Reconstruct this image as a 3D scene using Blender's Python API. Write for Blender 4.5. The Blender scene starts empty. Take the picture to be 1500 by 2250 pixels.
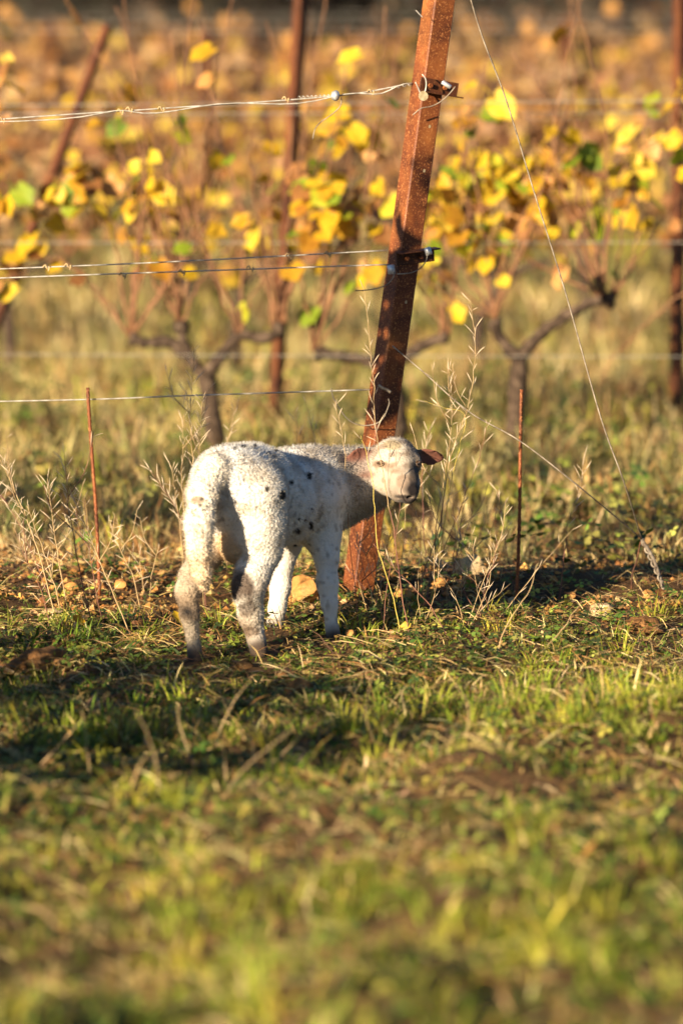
import bpy, math, random
import numpy as np
from mathutils import Vector, Matrix, kdtree

random.seed(11)
rng = np.random.default_rng(11)
scene = bpy.context.scene
COL = scene.collection

# ------------------------------------------------------------------ camera, world, sun, exposure
FPX = 12150.0            # focal length in photo pixels (photo 1500 x 2250)
CAM_H = 1.5
PITCH = math.atan(1180.0 / FPX)
cam_data = bpy.data.cameras.new('camera')
cam = bpy.data.objects.new('camera', cam_data)
COL.objects.link(cam)
cam.location = (0, 0, CAM_H)
cam.rotation_euler = (math.pi / 2 - PITCH, 0, 0)
cam_data.sensor_fit = 'VERTICAL'
cam_data.sensor_height = 36.0
cam_data.sensor_width = 24.0
cam_data.lens = FPX / 2250.0 * 36.0
cam_data.clip_start = 0.5
cam_data.clip_end = 1500
cam_data.dof.use_dof = True
cam_data.dof.focus_distance = 12.75
cam_data.dof.aperture_fstop = 2.6
cam_data.dof.aperture_blades = 9
scene.camera = cam

SUN_AZ = math.radians(36)      # to the left of the direction behind the camera
SUN_EL = math.radians(14)
to_sun = Vector((-math.sin(SUN_AZ) * math.cos(SUN_EL), -math.cos(SUN_AZ) * math.cos(SUN_EL), math.sin(SUN_EL)))
world = bpy.data.worlds.new('World')
scene.world = world
world.use_nodes = True
wn = world.node_tree
sky = wn.nodes.new('ShaderNodeTexSky')
sky.sky_type = 'NISHITA'
sky.sun_disc = False
sky.ozone_density = 5.0
sky.dust_density = 0.6
sky.sun_elevation = SUN_EL
sky.sun_rotation = math.atan2(to_sun.x, to_sun.y)
wn.links.new(sky.outputs['Color'], wn.nodes['Background'].inputs['Color'])
wn.nodes['Background'].inputs['Strength'].default_value = 0.05
sun_data = bpy.data.lights.new('sun', 'SUN')
sun_data.energy = 5.0
sun_data.angle = math.radians(0.5)
sun_data.color = (1.0, 0.83, 0.60)
sun = bpy.data.objects.new('sun', sun_data)
sun.rotation_euler = (-to_sun).to_track_quat('-Z', 'Y').to_euler()
sun.location = to_sun * 60
COL.objects.link(sun)
scene.view_settings.view_transform = 'Standard'
scene.view_settings.look = 'None'
scene.view_settings.exposure = 1.6
scene.view_settings.gamma = 1.0
scene.view_settings.use_curve_mapping = False

# ------------------------------------------------------------------ helpers
CP, SP = math.cos(PITCH), math.sin(PITCH)

def ray(px, py):
    a, b = px - 750.0, py - 1125.0
    return np.array([a, FPX * CP - b * SP, -FPX * SP - b * CP])

def W(px, py, Y):
    d = ray(px, py)
    return np.array([0, 0, CAM_H]) + d * (Y / d[1])

def _hash(ix, iy, iz, s):
    h = np.sin(ix * 127.1 + iy * 311.7 + iz * 74.7 + s * 53.3) * 43758.5453
    return h - np.floor(h)

def vnoise(x, y, z=0.0, s=0):
    x, y, z = np.broadcast_arrays(np.asarray(x, float), np.asarray(y, float), np.asarray(z, float))
    ix, iy, iz = np.floor(x), np.floor(y), np.floor(z)
    fx, fy, fz = x - ix, y - iy, z - iz
    fx = fx * fx * (3 - 2 * fx); fy = fy * fy * (3 - 2 * fy); fz = fz * fz * (3 - 2 * fz)
    r = 0
    for a in (0, 1):
        for b in (0, 1):
            for c in (0, 1):
                w = (fx if a else 1 - fx) * (fy if b else 1 - fy) * (fz if c else 1 - fz)
                r = r + w * _hash(ix + a, iy + b, iz + c, s)
    return r

def gz(x, y):
    x = np.asarray(x, float); y = np.asarray(y, float)
    z = (vnoise(x * 2.3 + 9, y * 1.6, 0, 1) - .5) * .05 + (vnoise(x * 4.3 + 3, y * 3.1, 0, 4) - .5) * .10 * np.clip((11.7 - y) / .9, 0, 1) + (vnoise(x * 9, y * 7, 0, 2) - .5) * .022 + (vnoise(x * 24, y * 20, 0, 3) - .5) * .012
    near = np.exp(-((x + .2) / .55) ** 2 - (np.maximum(np.abs(y - 12.25) - .2, 0) / .35) ** 2)
    z = z * (1 - .85 * near) - .016 * near * np.clip((12.75 - y) / .5, 0, 1)
    z = z + .03 * np.exp(-((y - 13.5) / .35) ** 2) * (1 - near)       # ploughed-up ridge under the row
    z = z - .05 * np.exp(-((y - 11.2) / .55) ** 2) * np.clip((.5 - x) / .8, 0, 1)   # dip in front of the lamb
    far = np.clip((y - 15) / 6, 0, 1)
    return z * (1 - .6 * far)

def G(px, py):
    """point of the ground seen at a photo pixel"""
    d = ray(px, py)
    z = 0.0
    for _ in range(8):
        t = (z - CAM_H) / d[2]
        p = np.array([0, 0, CAM_H]) + d * t
        z = float(gz(p[0], p[1]))
    return p

LOC = {}

def link(o, parent=None):
    COL.objects.link(o)
    if parent is not None:
        o.parent = parent
    return o

def tag(o, label=None, cat=None, group=None, kind=None):
    if label: o['label'] = label
    if cat: o['category'] = cat
    if group: o['group'] = group
    if kind: o['kind'] = kind
    return o

def root(name, loc, label, cat, group=None):
    o = bpy.data.objects.new(name, None)
    o.empty_display_size = .05
    o.location = tuple(loc)
    link(o)
    LOC[o] = np.array(loc, float)
    tag(o, label, cat, group)
    return o

def org(parent):
    while parent is not None:
        if parent in LOC:
            return LOC[parent]
        parent = parent.parent
    return np.zeros(3)

def tri_mesh(name, V, T, mats, col=None, smooth=True, normals=None, mat_index=None):
    V = np.ascontiguousarray(V, dtype=np.float32); T = np.ascontiguousarray(T, dtype=np.int32)
    me = bpy.data.meshes.new(name)
    me.vertices.add(len(V)); me.vertices.foreach_set('co', V.ravel())
    me.loops.add(T.size); me.loops.foreach_set('vertex_index', T.ravel())
    me.polygons.add(len(T))
    me.polygons.foreach_set('loop_start', np.arange(0, T.size, 3, dtype=np.int32))
    if mat_index is not None:
        me.polygons.foreach_set('material_index', np.asarray(mat_index, dtype=np.int32))
    me.update(calc_edges=True)
    me.polygons.foreach_set('use_smooth', np.full(len(T), smooth, dtype=bool))
    for m in (mats if isinstance(mats, (list, tuple)) else [mats]):
        me.materials.append(m)
    if col is not None:
        at = me.attributes.new('Col', 'FLOAT_COLOR', 'POINT')
        c = np.ones((len(V), 4), dtype=np.float32); c[:, :3] = col
        at.data.foreach_set('color', c.ravel())
    if normals is not None:
        me.normals_split_custom_set_from_vertices(np.asarray(normals, dtype=np.float32))
    return me

def obj(name, V, T, mats, parent=None, **k):
    V = np.asarray(V, float) - org(parent)
    me = tri_mesh(name, V, T, mats, **k)
    return link(bpy.data.objects.new(name, me), parent)

class MB:
    """collects triangles"""
    def __init__(s): s.V = []; s.T = []; s.n = 0; s.C = []
    def add(s, V, T, col=None):
        V = np.asarray(V, float); T = np.asarray(T, int)
        s.V.append(V); s.T.append(T + s.n); s.n += len(V)
        if col is not None: s.C.append(np.broadcast_to(np.asarray(col, float), (len(V), 3)))
        return s
    def build(s, name, mats, parent=None, **k):
        if s.C: k['col'] = np.vstack(s.C)
        return obj(name, np.vstack(s.V), np.vstack(s.T), mats, parent, **k)

def tube(pts, rad, n=6, cap=True):
    P = np.asarray(pts, float); m = len(P)
    R = np.broadcast_to(np.asarray(rad, float), (m,))
    T = np.gradient(P, axis=0); T /= np.linalg.norm(T, axis=1)[:, None] + 1e-12
    a = np.array([0, 0, 1.0]) if abs(T[0][2]) < .9 else np.array([1.0, 0, 0])
    u = np.cross(T[0], a); u /= np.linalg.norm(u)
    ang = np.linspace(0, 2 * math.pi, n, endpoint=False)
    V = []
    for i in range(m):
        u = u - T[i] * u.dot(T[i]); u /= np.linalg.norm(u)
        v = np.cross(T[i], u)
        V.append(P[i] + R[i] * (np.cos(ang)[:, None] * u + np.sin(ang)[:, None] * v))
    V = np.vstack(V); F = []
    for i in range(m - 1):
        for j in range(n):
            k = (j + 1) % n
            a0, b0, a1, b1 = i * n + j, i * n + k, (i + 1) * n + j, (i + 1) * n + k
            F += [(a0, b0, b1), (a0, b1, a1)]
    if cap:
        V = np.vstack([V, P[:1], P[-1:]]); c0, c1 = len(V) - 2, len(V) - 1
        for j in range(n):
            k = (j + 1) % n
            F.append((c0, k, j)); F.append((c1, (m - 1) * n + j, (m - 1) * n + k))
    return V, np.array(F)

def spline(pts, n):
    """Catmull-Rom resample"""
    P = np.asarray(pts, float)
    if len(P) == 2:
        t = np.linspace(0, 1, n)[:, None]; return P[0] * (1 - t) + P[1] * t
    Q = np.vstack([2 * P[0] - P[1], P, 2 * P[-1] - P[-2]])
    out = []
    for s in np.linspace(0, len(P) - 1 - 1e-6, n):
        i = int(s); t = s - i
        p0, p1, p2, p3 = Q[i:i + 4]
        out.append(.5 * ((2 * p1) + (-p0 + p2) * t + (2 * p0 - 5 * p1 + 4 * p2 - p3) * t * t + (-p0 + 3 * p1 - 3 * p2 + p3) * t ** 3))
    return np.array(out)

def box(c, ax, ay, az, hx, hy, hz, bev=0.0):
    """box with axes and half sizes; optional chamfer along all edges"""
    c, ax, ay, az = [np.asarray(v, float) for v in (c, ax, ay, az)]
    import bmesh
    bm = bmesh.new(); bmesh.ops.create_cube(bm, size=2)
    for v in bm.verts: v.co = Vector((v.co.x * hx, v.co.y * hy, v.co.z * hz))
    if bev: bmesh.ops.bevel(bm, geom=bm.edges[:], offset=bev, segments=1, affect='EDGES')
    bmesh.ops.triangulate(bm, faces=bm.faces[:])
    V = np.array([v.co[:] for v in bm.verts]); T = np.array([[v.index for v in f.verts] for f in bm.faces])
    bm.free()
    return c + V[:, :1] * ax + V[:, 1:2] * ay + V[:, 2:] * az, T

# ------------------------------------------------------------------ materials
def new_mat(name):
    m = bpy.data.materials.new(name); m.use_nodes = True
    nt = m.node_tree
    return m, nt, nt.nodes['Principled BSDF']

def ramp(nt, fac, stops):
    r = nt.nodes.new('ShaderNodeValToRGB')
    el = r.color_ramp.elements
    while len(el) < len(stops): el.new(.5)
    for e, (p, c) in zip(el, stops):
        e.position = p; e.color = (*c, 1)
    nt.links.new(fac, r.inputs['Fac'])
    return r.outputs['Color']

def noise(nt, scale, detail=6, rough=.6, coord='Object', dist=0):
    tc = nt.nodes.new('ShaderNodeTexCoord'); n = nt.nodes.new('ShaderNodeTexNoise')
    n.inputs['Scale'].default_value = scale; n.inputs['Detail'].default_value = detail
    n.inputs['Roughness'].default_value = rough; n.inputs['Distortion'].default_value = dist
    nt.links.new(tc.outputs[coord], n.inputs['Vector'])
    return n.outputs['Fac']

def bump(nt, b, h, strength, dist):
    n = nt.nodes.new('ShaderNodeBump'); n.inputs['Strength'].default_value = strength; n.inputs['Distance'].default_value = dist
    nt.links.new(h, n.inputs['Height']); nt.links.new(n.outputs['Normal'], b.inputs['Normal'])

def solid(name, stops, scale, rough=.8, bscale=None, bstr=.4, bdist=.004, metal=0, spec=.3):
    m, nt, b = new_mat(name)
    nt.links.new(ramp(nt, noise(nt, scale), stops), b.inputs['Base Color'])
    b.inputs['Roughness'].default_value = rough; b.inputs['Metallic'].default_value = metal
    b.inputs['Specular IOR Level'].default_value = spec
    if bscale: bump(nt, b, noise(nt, bscale, 8, .65), bstr, bdist)
    return m

def foliage(name, trans=.35, rough=.65, spec=.25, tint=None):
    """per-vertex pigment with light passing through"""
    m, nt, b = new_mat(name)
    at = nt.nodes.new('ShaderNodeAttribute'); at.attribute_name = 'Col'
    nt.links.new(at.outputs['Color'], b.inputs['Base Color'])
    b.inputs['Roughness'].default_value = rough; b.inputs['Specular IOR Level'].default_value = spec
    tr = nt.nodes.new('ShaderNodeBsdfTranslucent'); nt.links.new(at.outputs['Color'], tr.inputs['Color'])
    mx = nt.nodes.new('ShaderNodeMixShader'); mx.inputs[0].default_value = trans
    nt.links.new(b.outputs[0], mx.inputs[1]); nt.links.new(tr.outputs[0], mx.inputs[2])
    nt.links.new(mx.outputs[0], nt.nodes['Material Output'].inputs['Surface'])
    return m

def leaf_mat(name, stops, trans=.4):
    m, nt, b = new_mat(name)
    oi = nt.nodes.new('ShaderNodeObjectInfo')
    add = nt.nodes.new('ShaderNodeMath'); add.operation = 'MULTIPLY_ADD'
    nz = noise(nt, 28, 4, .6)
    nt.links.new(nz, add.inputs[0]); add.inputs[1].default_value = .7
    sub = nt.nodes.new('ShaderNodeMath'); sub.operation = 'MULTIPLY_ADD'
    nt.links.new(oi.outputs['Random'], sub.inputs[0]); sub.inputs[1].default_value = .8; sub.inputs[2].default_value = -.25
    nt.links.new(sub.outputs[0], add.inputs[2])
    c = ramp(nt, add.outputs[0], stops)
    nt.links.new(c, b.inputs['Base Color']); b.inputs['Roughness'].default_value = .55
    b.inputs['Specular IOR Level'].default_value = .3
    tr = nt.nodes.new('ShaderNodeBsdfTranslucent'); nt.links.new(c, tr.inputs['Color'])
    mx = nt.nodes.new('ShaderNodeMixShader'); mx.inputs[0].default_value = trans
    nt.links.new(b.outputs[0], mx.inputs[1]); nt.links.new(tr.outputs[0], mx.inputs[2])
    nt.links.new(mx.outputs[0], nt.nodes['Material Output'].inputs['Surface'])
    return m

M = {}
M['soil'] = None
def soil_mat():
    m, nt, b = new_mat('soil')
    c1 = ramp(nt, noise(nt, 5, 8, .7), [(.25, (.018, .011, .006)), (.45, (.065, .036, .016)), (.6, (.17, .085, .034)), (.8, (.30, .18, .085))])
    c2 = ramp(nt, noise(nt, 60, 6, .7), [(.3, (.02, .013, .008)), (.7, (.24, .14, .065))])
    mx = nt.nodes.new('ShaderNodeMix'); mx.data_type = 'RGBA'; mx.inputs[0].default_value = .5
    nt.links.new(c1, mx.inputs[6]); nt.links.new(c2, mx.inputs[7])
    nt.links.new(mx.outputs[2], b.inputs['Base Color'])
    b.inputs['Roughness'].default_value = .95; b.inputs['Specular IOR Level'].default_value = .1
    bump(nt, b, noise(nt, 45, 10, .75), .9, .02)
    return m
M['soil'] = soil_mat()

def rust_mat(name, k=1.0):
    m, nt, b = new_mat(name)
    base0 = ramp(nt, noise(nt, 9, 8, .65), [(.3, (.09 * k, .022 * k, .008 * k)), (.5, (.23 * k, .062 * k, .014 * k)), (.7, (.40 * k, .135 * k, .028 * k))])
    streak = ramp(nt, noise(nt, 3.2, 5, .7, dist=1.5), [(.38, (.42, .38, .38)), (.6, (1, 1, 1))])
    ml = nt.nodes.new('ShaderNodeMix'); ml.data_type = 'RGBA'; ml.blend_type = 'MULTIPLY'; ml.inputs[0].default_value = 1.0
    nt.links.new(base0, ml.inputs[6]); nt.links.new(streak, ml.inputs[7]); base = ml.outputs[2]
    sp = ramp(nt, noise(nt, 240, 3, .5), [(.56, (0, 0, 0)), (.66, (1, 1, 1))])
    mx = nt.nodes.new('ShaderNodeMix'); mx.data_type = 'RGBA'
    nt.links.new(sp, mx.inputs[0]); nt.links.new(base, mx.inputs[6]); mx.inputs[7].default_value = (.46 * k, .18 * k, .055 * k, 1)
    nt.links.new(mx.outputs[2], b.inputs['Base Color'])
    b.inputs['Roughness'].default_value = .62; b.inputs['Specular IOR Level'].default_value = .35
    bump(nt, b, noise(nt, 180, 6, .6), .35, .002)
    return m
M['rust'] = rust_mat('rust', .72)
M['old_rust'] = rust_mat('old_rust', .45)
M['dark_rust'] = rust_mat('dark_rust', .3)
M['bright_rust'] = rust_mat('bright_rust', .9)
M['wire'] = solid('galvanised_wire', [(.35, (.30, .27, .22)), (.65, (.60, .56, .48))], 60, .45, metal=.55)
M['old_wire'] = solid('weathered_wire', [(.35, (.09, .065, .045)), (.65, (.30, .25, .185))], 45, .6, metal=.3)
M['zinc'] = solid('zinc', [(.35, (.42, .42, .42)), (.65, (.68, .68, .66))], 90, .4, metal=.6)
M['brass'] = solid('dull_brass', [(.35, (.35, .26, .13)), (.65, (.62, .5, .3))], 90, .45, metal=.4)
M['bark'] = solid('vine_bark', [(.3, (.018, .012, .009)), (.5, (.06, .04, .027)), (.72, (.16, .11, .075))], 38, .95, 70, .9, .01, spec=.1)
M['cane'] = solid('cane_bark', [(.3, (.10, .045, .022)), (.7, (.27, .13, .06))], 30, .7, spec=.25)
M['stem'] = solid('dry_stem', [(.3, (.26, .16, .075)), (.7, (.50, .36, .18))], 25, .7, spec=.25)
M['stem_purple'] = solid('purple_stem', [(.3, (.09, .035, .035)), (.55, (.22, .10, .06)), (.75, (.45, .3, .15))], 9, .7, spec=.25)
M['stem_yellow'] = solid('yellow_stem', [(.3, (.42, .30, .05)), (.7, (.62, .5, .12))], 20, .65, spec=.25)
M['pod'] = solid('seed_pod', [(.3, (.36, .26, .15)), (.7, (.68, .55, .39))], 40, .6, spec=.3)
M['stone'] = solid('limestone', [(.3, (.34, .2, .085)), (.55, (.50, .35, .18)), (.75, (.66, .54, .36))], 16, .9, 60, .6, .006, spec=.2)
M['ochre'] = solid('ochre_stone', [(.3, (.26, .115, .03)), (.55, (.42, .2, .055)), (.75, (.56, .34, .13))], 16, .9, 60, .6, .006, spec=.2)
M['clod'] = solid('soil_clod', [(.3, (.09, .045, .018)), (.55, (.24, .115, .04)), (.75, (.40, .22, .09))], 30, .95, 70, .9, .01, spec=.1)
M['grass'] = foliage('grass_blade', .14)
M['herb'] = foliage('herb_leaf', .12)
M['far_leaf'] = foliage('far_vine_leaf', .4)
M['tree_leaf'] = foliage('tree_leaf', .15)
M['yellow_leaf'] = leaf_mat('yellow_vine_leaf', [(0, (.26, .09, .015)), (.2, (.48, .24, .02)), (.5, (.66, .42, .018)), (.8, (.72, .52, .04)), (1, (.62, .44, .14))], .45)
M['green_leaf'] = leaf_mat('green_vine_leaf', [(0, (.10, .16, .015)), (.5, (.25, .32, .02)), (.8, (.5, .46, .03)), (1, (.68, .52, .05))], .45)
M['brown_leaf'] = leaf_mat('brown_vine_leaf', [(0, (.10, .04, .015)), (.4, (.30, .13, .035)), (.75, (.50, .25, .07)), (1, (.60, .38, .16))], .3)
M['tree_bark'] = solid('tree_bark', [(.3, (.03, .022, .016)), (.7, (.10, .075, .055))], 12, .95, 30, .8, .02, spec=.1)

# ------------------------------------------------------------------ ground
def axis(lo, hi, step, far_lo, far_hi, g=1.35):
    a = list(np.arange(lo, hi + step / 2, step))
    s = step
    while a[-1] < far_hi: s *= g; a.append(min(a[-1] + s, far_hi))
    s = step; b = []
    v = lo
    while v > far_lo: s *= g; v = max(v - s, far_lo); b.append(v)
    return np.array(b[::-1] + a)
xs = axis(-2.2, 2.2, .035, -260, 260); ys = axis(6.2, 15.5, .035, -40, 600)
X, Y = np.meshgrid(xs, ys)
Z = gz(X, Y) * (np.abs(X) < 40) * (Y < 80)
V = np.stack([X.ravel(), Y.ravel(), Z.ravel()], 1)
nx, ny = len(xs), len(ys)
i = (np.arange(ny - 1)[:, None] * nx + np.arange(nx - 1)[None, :]).ravel()
T = np.vstack([np.stack([i, i + 1, i + nx + 1], 1), np.stack([i, i + nx + 1, i + nx], 1)])
tag(obj('ground', V, T, M['soil']), 'orange brown vineyard soil under the grass', 'ground', kind='structure')

# ------------------------------------------------------------------ end post with its brackets
post_y = G(783, 1298)[1]
pb = W(781, 1300, post_y); pb[2] = gz(pb[0], post_y) - .03
pt = W(974, -70, post_y)
axis_p = (pt - pb) / np.linalg.norm(pt - pb)
PA = math.radians(30)
f1 = np.array([math.cos(PA), math.sin(PA), 0.0])      # along the wide right face
f1 -= axis_p * f1.dot(axis_p); f1 /= np.linalg.norm(f1)
f2 = np.cross(axis_p, f1)                              # away from camera
post = root('end_post', (pb[0], pb[1], 0), 'thick rusty square steel end post leaning right behind the lamb', 'post')
hw = .0285
V, T = box((pb + pt) / 2, f1, f2, axis_p, hw, hw, np.linalg.norm(pt - pb) / 2, .003)
obj('shaft', V, T, M['rust'], post, smooth=False)

def on_post(py, off=0.0, out=0.0, along=0.0):
    """point on the centre line of the post's right face at a given picture height"""
    z = W(800, py, post_y)[2]
    t = (z - pb[2]) / axis_p[2]
    return pb + axis_p * t - f2 * (hw + out) + f1 * off

for k, py in enumerate((275, 372, 660)):  # pale discs stand in for light showing through the holes
    c = on_post(py, .006 if k else .004, .0006)
    ring = []
    n = 8
    V = [c] + [c + .0042 * (math.cos(a) * f1 * .8 + math.sin(a) * axis_p) for a in np.linspace(0, 2 * math.pi, n, endpoint=False)]
    T = [(0, 1 + j, 1 + (j + 1) % n) for j in range(n)]
    obj('lit_hole_disc', V, np.array(T)[:, ::-1], M['brass'], post)

def bracket(py, ang, length, x_off, mat, flange_top, label):
    c = on_post(py, x_off, .004)
    ca, sa = math.cos(ang), math.sin(ang)
    u = f1 * ca + axis_p * sa; w = -f1 * sa + axis_p * ca
    mb = MB()
    V, T = box(c, u, f2, w, length / 2, .0018, .016, .0006); mb.add(V, T)
    s = 1 if flange_top else -1
    V, T = box(c - f2 * .0155 + w * s * .0165, u, f2, w, length / 2 + .002, .0145, .0016, .0006); mb.add(V, T)
    b = mb.build('bracket', mat, post, smooth=False)
    b['label'] = label
    for q in (-.028, .012):
        cc = c + u * q - f2 * .005
        V, T = tube([cc, cc - f2 * .006], .0055, 6)
        obj('bolt', V, T, M['rust'], b, smooth=False)
    return c, u, w, b
c1, u1, w1, br1 = bracket(187, math.radians(-2), .106, .012, M['dark_rust'], False, 'horizontal rusty angle bracket carrying a round metal tag')
c2, u2, w2, br2 = bracket(560, math.radians(12), .104, .012, M['dark_rust'], True, 'dark tilted angle bracket with a wire clip below')

# small metal parts on the post
def wire_clip(c, u, r, l, parent):
    V, T = tube([c - u * l / 2, c - u * l * .45, c + u * l * .45, c + u * l / 2], [r * .7, r, r, r * .7], 8)
    return obj('wire_clip', V, T, M['zinc'], parent)
wire_clip(W(980, 186, post_y - .06), np.array([.8, 0, -.5]), .0055, .026, br1)
wire_clip(W(940, 552, post_y - .06), np.array([.3, 0, -.9]), .008, .02, br2)
wire_clip(W(859, 592, post_y - .05), np.array([.1, 0, -1.0]), .009, .022, br2)
tagc = W(929, 211, post_y - .085)
V, T = tube([tagc, tagc + np.array([0.0006, -.002, .0004])], .0118, 14)
obj('round_tag', V, T, M['brass'], post, smooth=False)
def px_tube(name, pts, Yv, r, mat, parent=None, n=5, seg=5):
    P = np.array([W(p[0], p[1], Yv if len(p) < 3 else p[2]) for p in pts])
    P = spline(P, max(len(pts), (len(pts) - 1) * seg))
    V, T = tube(P, r, n)
    return obj(name, V, T, mat, parent)
yf = post_y - .075
px_tube('wire_tail', [(912, 180), (918, 193), (924, 208)], yf, .0016, M['wire'], post)
px_tube('wire_tail', [(927, 163), (935, 175), (935, 195), (929, 208)], yf, .0016, M['wire'], post)
px_tube('wire_tail', [(1000, 190), (985, 208), (965, 225), (945, 234), (925, 238), (906, 253)], yf, .0014, M['old_wire'], post)
px_tube('wire_tail', [(938, 556), (936, 572), (922, 590), (900, 600), (872, 602)], yf, .0014, M['old_wire'], post)
px_tube('wire_tail', [(866, 597), (862, 612), (845, 628), (815, 636), (780, 639)], yf, .0014, M['old_wire'], post)
px_tube('wire_tail', [(853, 876), (854, 890), (836, 925), (800, 935), (765, 922), (735, 880), (727, 853)], yf, .0014, M['old_wire'], post)
px_tube('wire_tail', [(913, 22), (920, 30), (928, 38)], yf, .0012, M['wire'], post)
px_tube('lower_tie', [(831, 846), (838, 852), (850, 857), (858, 862)], yf, .004, M['old_wire'], post)

# ------------------------------------------------------------------ wires of the front row
def trellis(name, pts, r, mat, label, group=None, sag=0.0, two=False, seg=9):
    P = np.array([W(*p) if len(p) == 3 else W(p[0], p[1], post_y) for p in pts])
    P = spline(P, (len(pts) - 1) * seg)
    o = root(name, P[0], label, 'wire', group)
    V, T = tube(P, r, 5); obj('strand', V, T, mat, o)
    if two:
        Q = P.copy(); t = np.linspace(0, 1, len(P)); Q[:, 2] += .006 * np.sin(t * 40) - .004; Q[:, 1] -= .004
        V, T = tube(Q, r * .9, 5); obj('strand', V, T, mat, o)
    return o
FAR_L = -3300
tw = trellis('trellis_wire', [(FAR_L, 500), (-1500, 370), (0, 262), (360, 238), (735, 211), (905, 183)], .0017, M['wire'], 'topmost double galvanised wire running left from the rusty end post', two=True)
w2_ = trellis('trellis_wire', [(FAR_L, 700), (-1500, 650), (0, 591), (420, 573), (850, 550)], .0017, M['wire'], 'upper of two close wires meeting the tilted bracket on the end post')
w3_ = trellis('trellis_wire', [(FAR_L, 720), (-1500, 668), (0, 611), (420, 596), (856, 581)], .0017, M['wire'], 'lower of two close wires meeting the tilted bracket on the end post')
w4_ = trellis('trellis_wire', [(FAR_L, 930), (-1500, 905), (0, 882), (420, 869), (812, 856)], .0017, M['wire'], 'lowest single wire passing behind the lamb to the end post')
# twisted ends and knots on the top wire
def coil(c0, c1, turns, r, rw, mat, parent, name='wire_coil'):
    a, b = W(*c0), W(*c1); n = int(turns * 7)
    t = np.linspace(0, 1, n); d = b - a; u = np.array([0, 1.0, 0]); v = np.cross(d / np.linalg.norm(d), u)
    P = a + d * t[:, None] + r * (np.cos(t * turns * 6.283)[:, None] * u + np.sin(t * turns * 6.283)[:, None] * v)
    V, T = tube(P, rw, 4); return obj(name, V, T, mat, parent)
coil((655, 214, post_y), (728, 210, post_y), 8, .003, .0011, M['wire'], tw)
coil((855, 195, post_y), (903, 185, post_y), 4, .003, .0013, M['wire'], tw)
tc_ = W(738, 210, post_y - .006)
V, T = tube([tc_ + np.array([-.004, 0, 0]), tc_ + np.array([-.002, -.008, 0]), tc_ + np.array([.002, -.012, 0]), tc_ + np.array([.006, -.013, .0])], [.008, .0125, .0125, .008], 8)
o = obj('wire_tensioner', V, T, M['zinc'], tw)
px_tube('wire_tail', [(749, 212), (748, 232), (728, 252), (705, 268), (692, 284), (687, 306)], post_y - .01, .0013, M['old_wire'], tw)
for par, spots in ((tw, [(265, 244), (285, 240), (355, 239), (628, 217), (815, 201), (5, 263)]), (w2_, [(103, 587), (150, 584), (635, 561), (720, 557)]), (w3_, [(400, 597), (550, 589), (270, 604)])):
    for (a, b) in spots:
        px_tube('dry_tendril', [(a - 8, b + 1), (a - 3, b - 5), (a + 2, b + 4), (a + 7, b - 2), (a + 4, b + 9)], post_y - .004, .0017, M['stem'], par, seg=3)

# guy wires and the anchor
anchor = W(1409, 1186, 13.25)
g1 = trellis('guy_wire', [(1020, -60, post_y), (1034, 0, post_y), (1062, 90, post_y), (1112, 222, post_y - .02), (1172, 420, post_y - .05), (1242, 645, post_y - .09), (1318, 915, post_y - .15), (1370, 1060, post_y - .2), (1409, 1186, 13.25)], .0018, M['old_wire'], 'long guy wire slanting down from the top of the end post')
g2 = trellis('guy_wire', [(862, 760, post_y - .05), (935, 822, post_y - .08), (1030, 905, post_y - .12), (1140, 968, post_y - .17), (1260, 1060, post_y - .22), (1409, 1184, 13.25)], .0018, M['old_wire'], 'short guy wire running from low on the end post to the anchor')
ga = G(1472, 1322)
an = root('ground_anchor', ga, 'thick twisted wire anchor sticking out of the ground under the guy wires', 'anchor')
P = spline([anchor, (anchor * .6 + ga * .4) + np.array([.004, 0, .004]), ga - np.array([0, 0, .03])], 16)
V, T = tube(P, .0045, 6); obj('rod', V, T, M['old_wire'], an)
t = np.linspace(0, .75, 60); Pi = np.array([anchor + (ga - anchor) * q for q in t])
d = (ga - anchor) / np.linalg.norm(ga - anchor); uu = np.cross(d, [0, 1, 0]); vv = np.cross(d, uu)
V, T = tube(Pi + .0062 * (np.cos(t * 55)[:, None] * uu + np.sin(t * 55)[:, None] * vv), .0028, 5); obj('wire_wrap', V, T, M['old_wire'], an)
px_tube('wire_tail', [(1406, 1190, 13.24), (1398, 1230, 13.24), (1388, 1262, 13.24), (1386, 1298, 13.24)], None, .002, M['dark_rust'], an)

# thin rebar stakes
def stake(top, bot, label):
    b = G(*bot); a = W(top[0], top[1], b[1])
    n = 60; t = np.linspace(0, 1, n)[:, None]
    P = b + (a - b) * t; P[:, 0] += .002 * np.sin(t[:, 0] * 5)
    P[0, 2] -= .03
    o = root('rebar_stake', b, label, 'stake', 'thin rusty rebar stakes')
    V, T = tube(P, .0042 + .0009 * (np.arange(n) % 2), 6)
    obj('rod', V, T, M['bright_rust'], o)
stake((195, 852), (219, 1290), 'thin rusty rebar stake standing among the pale seed stalks left of the lamb')
stake((1147, 856), (1133, 1330), 'thin rusty rebar stake standing between end post and wire anchor')

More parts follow.
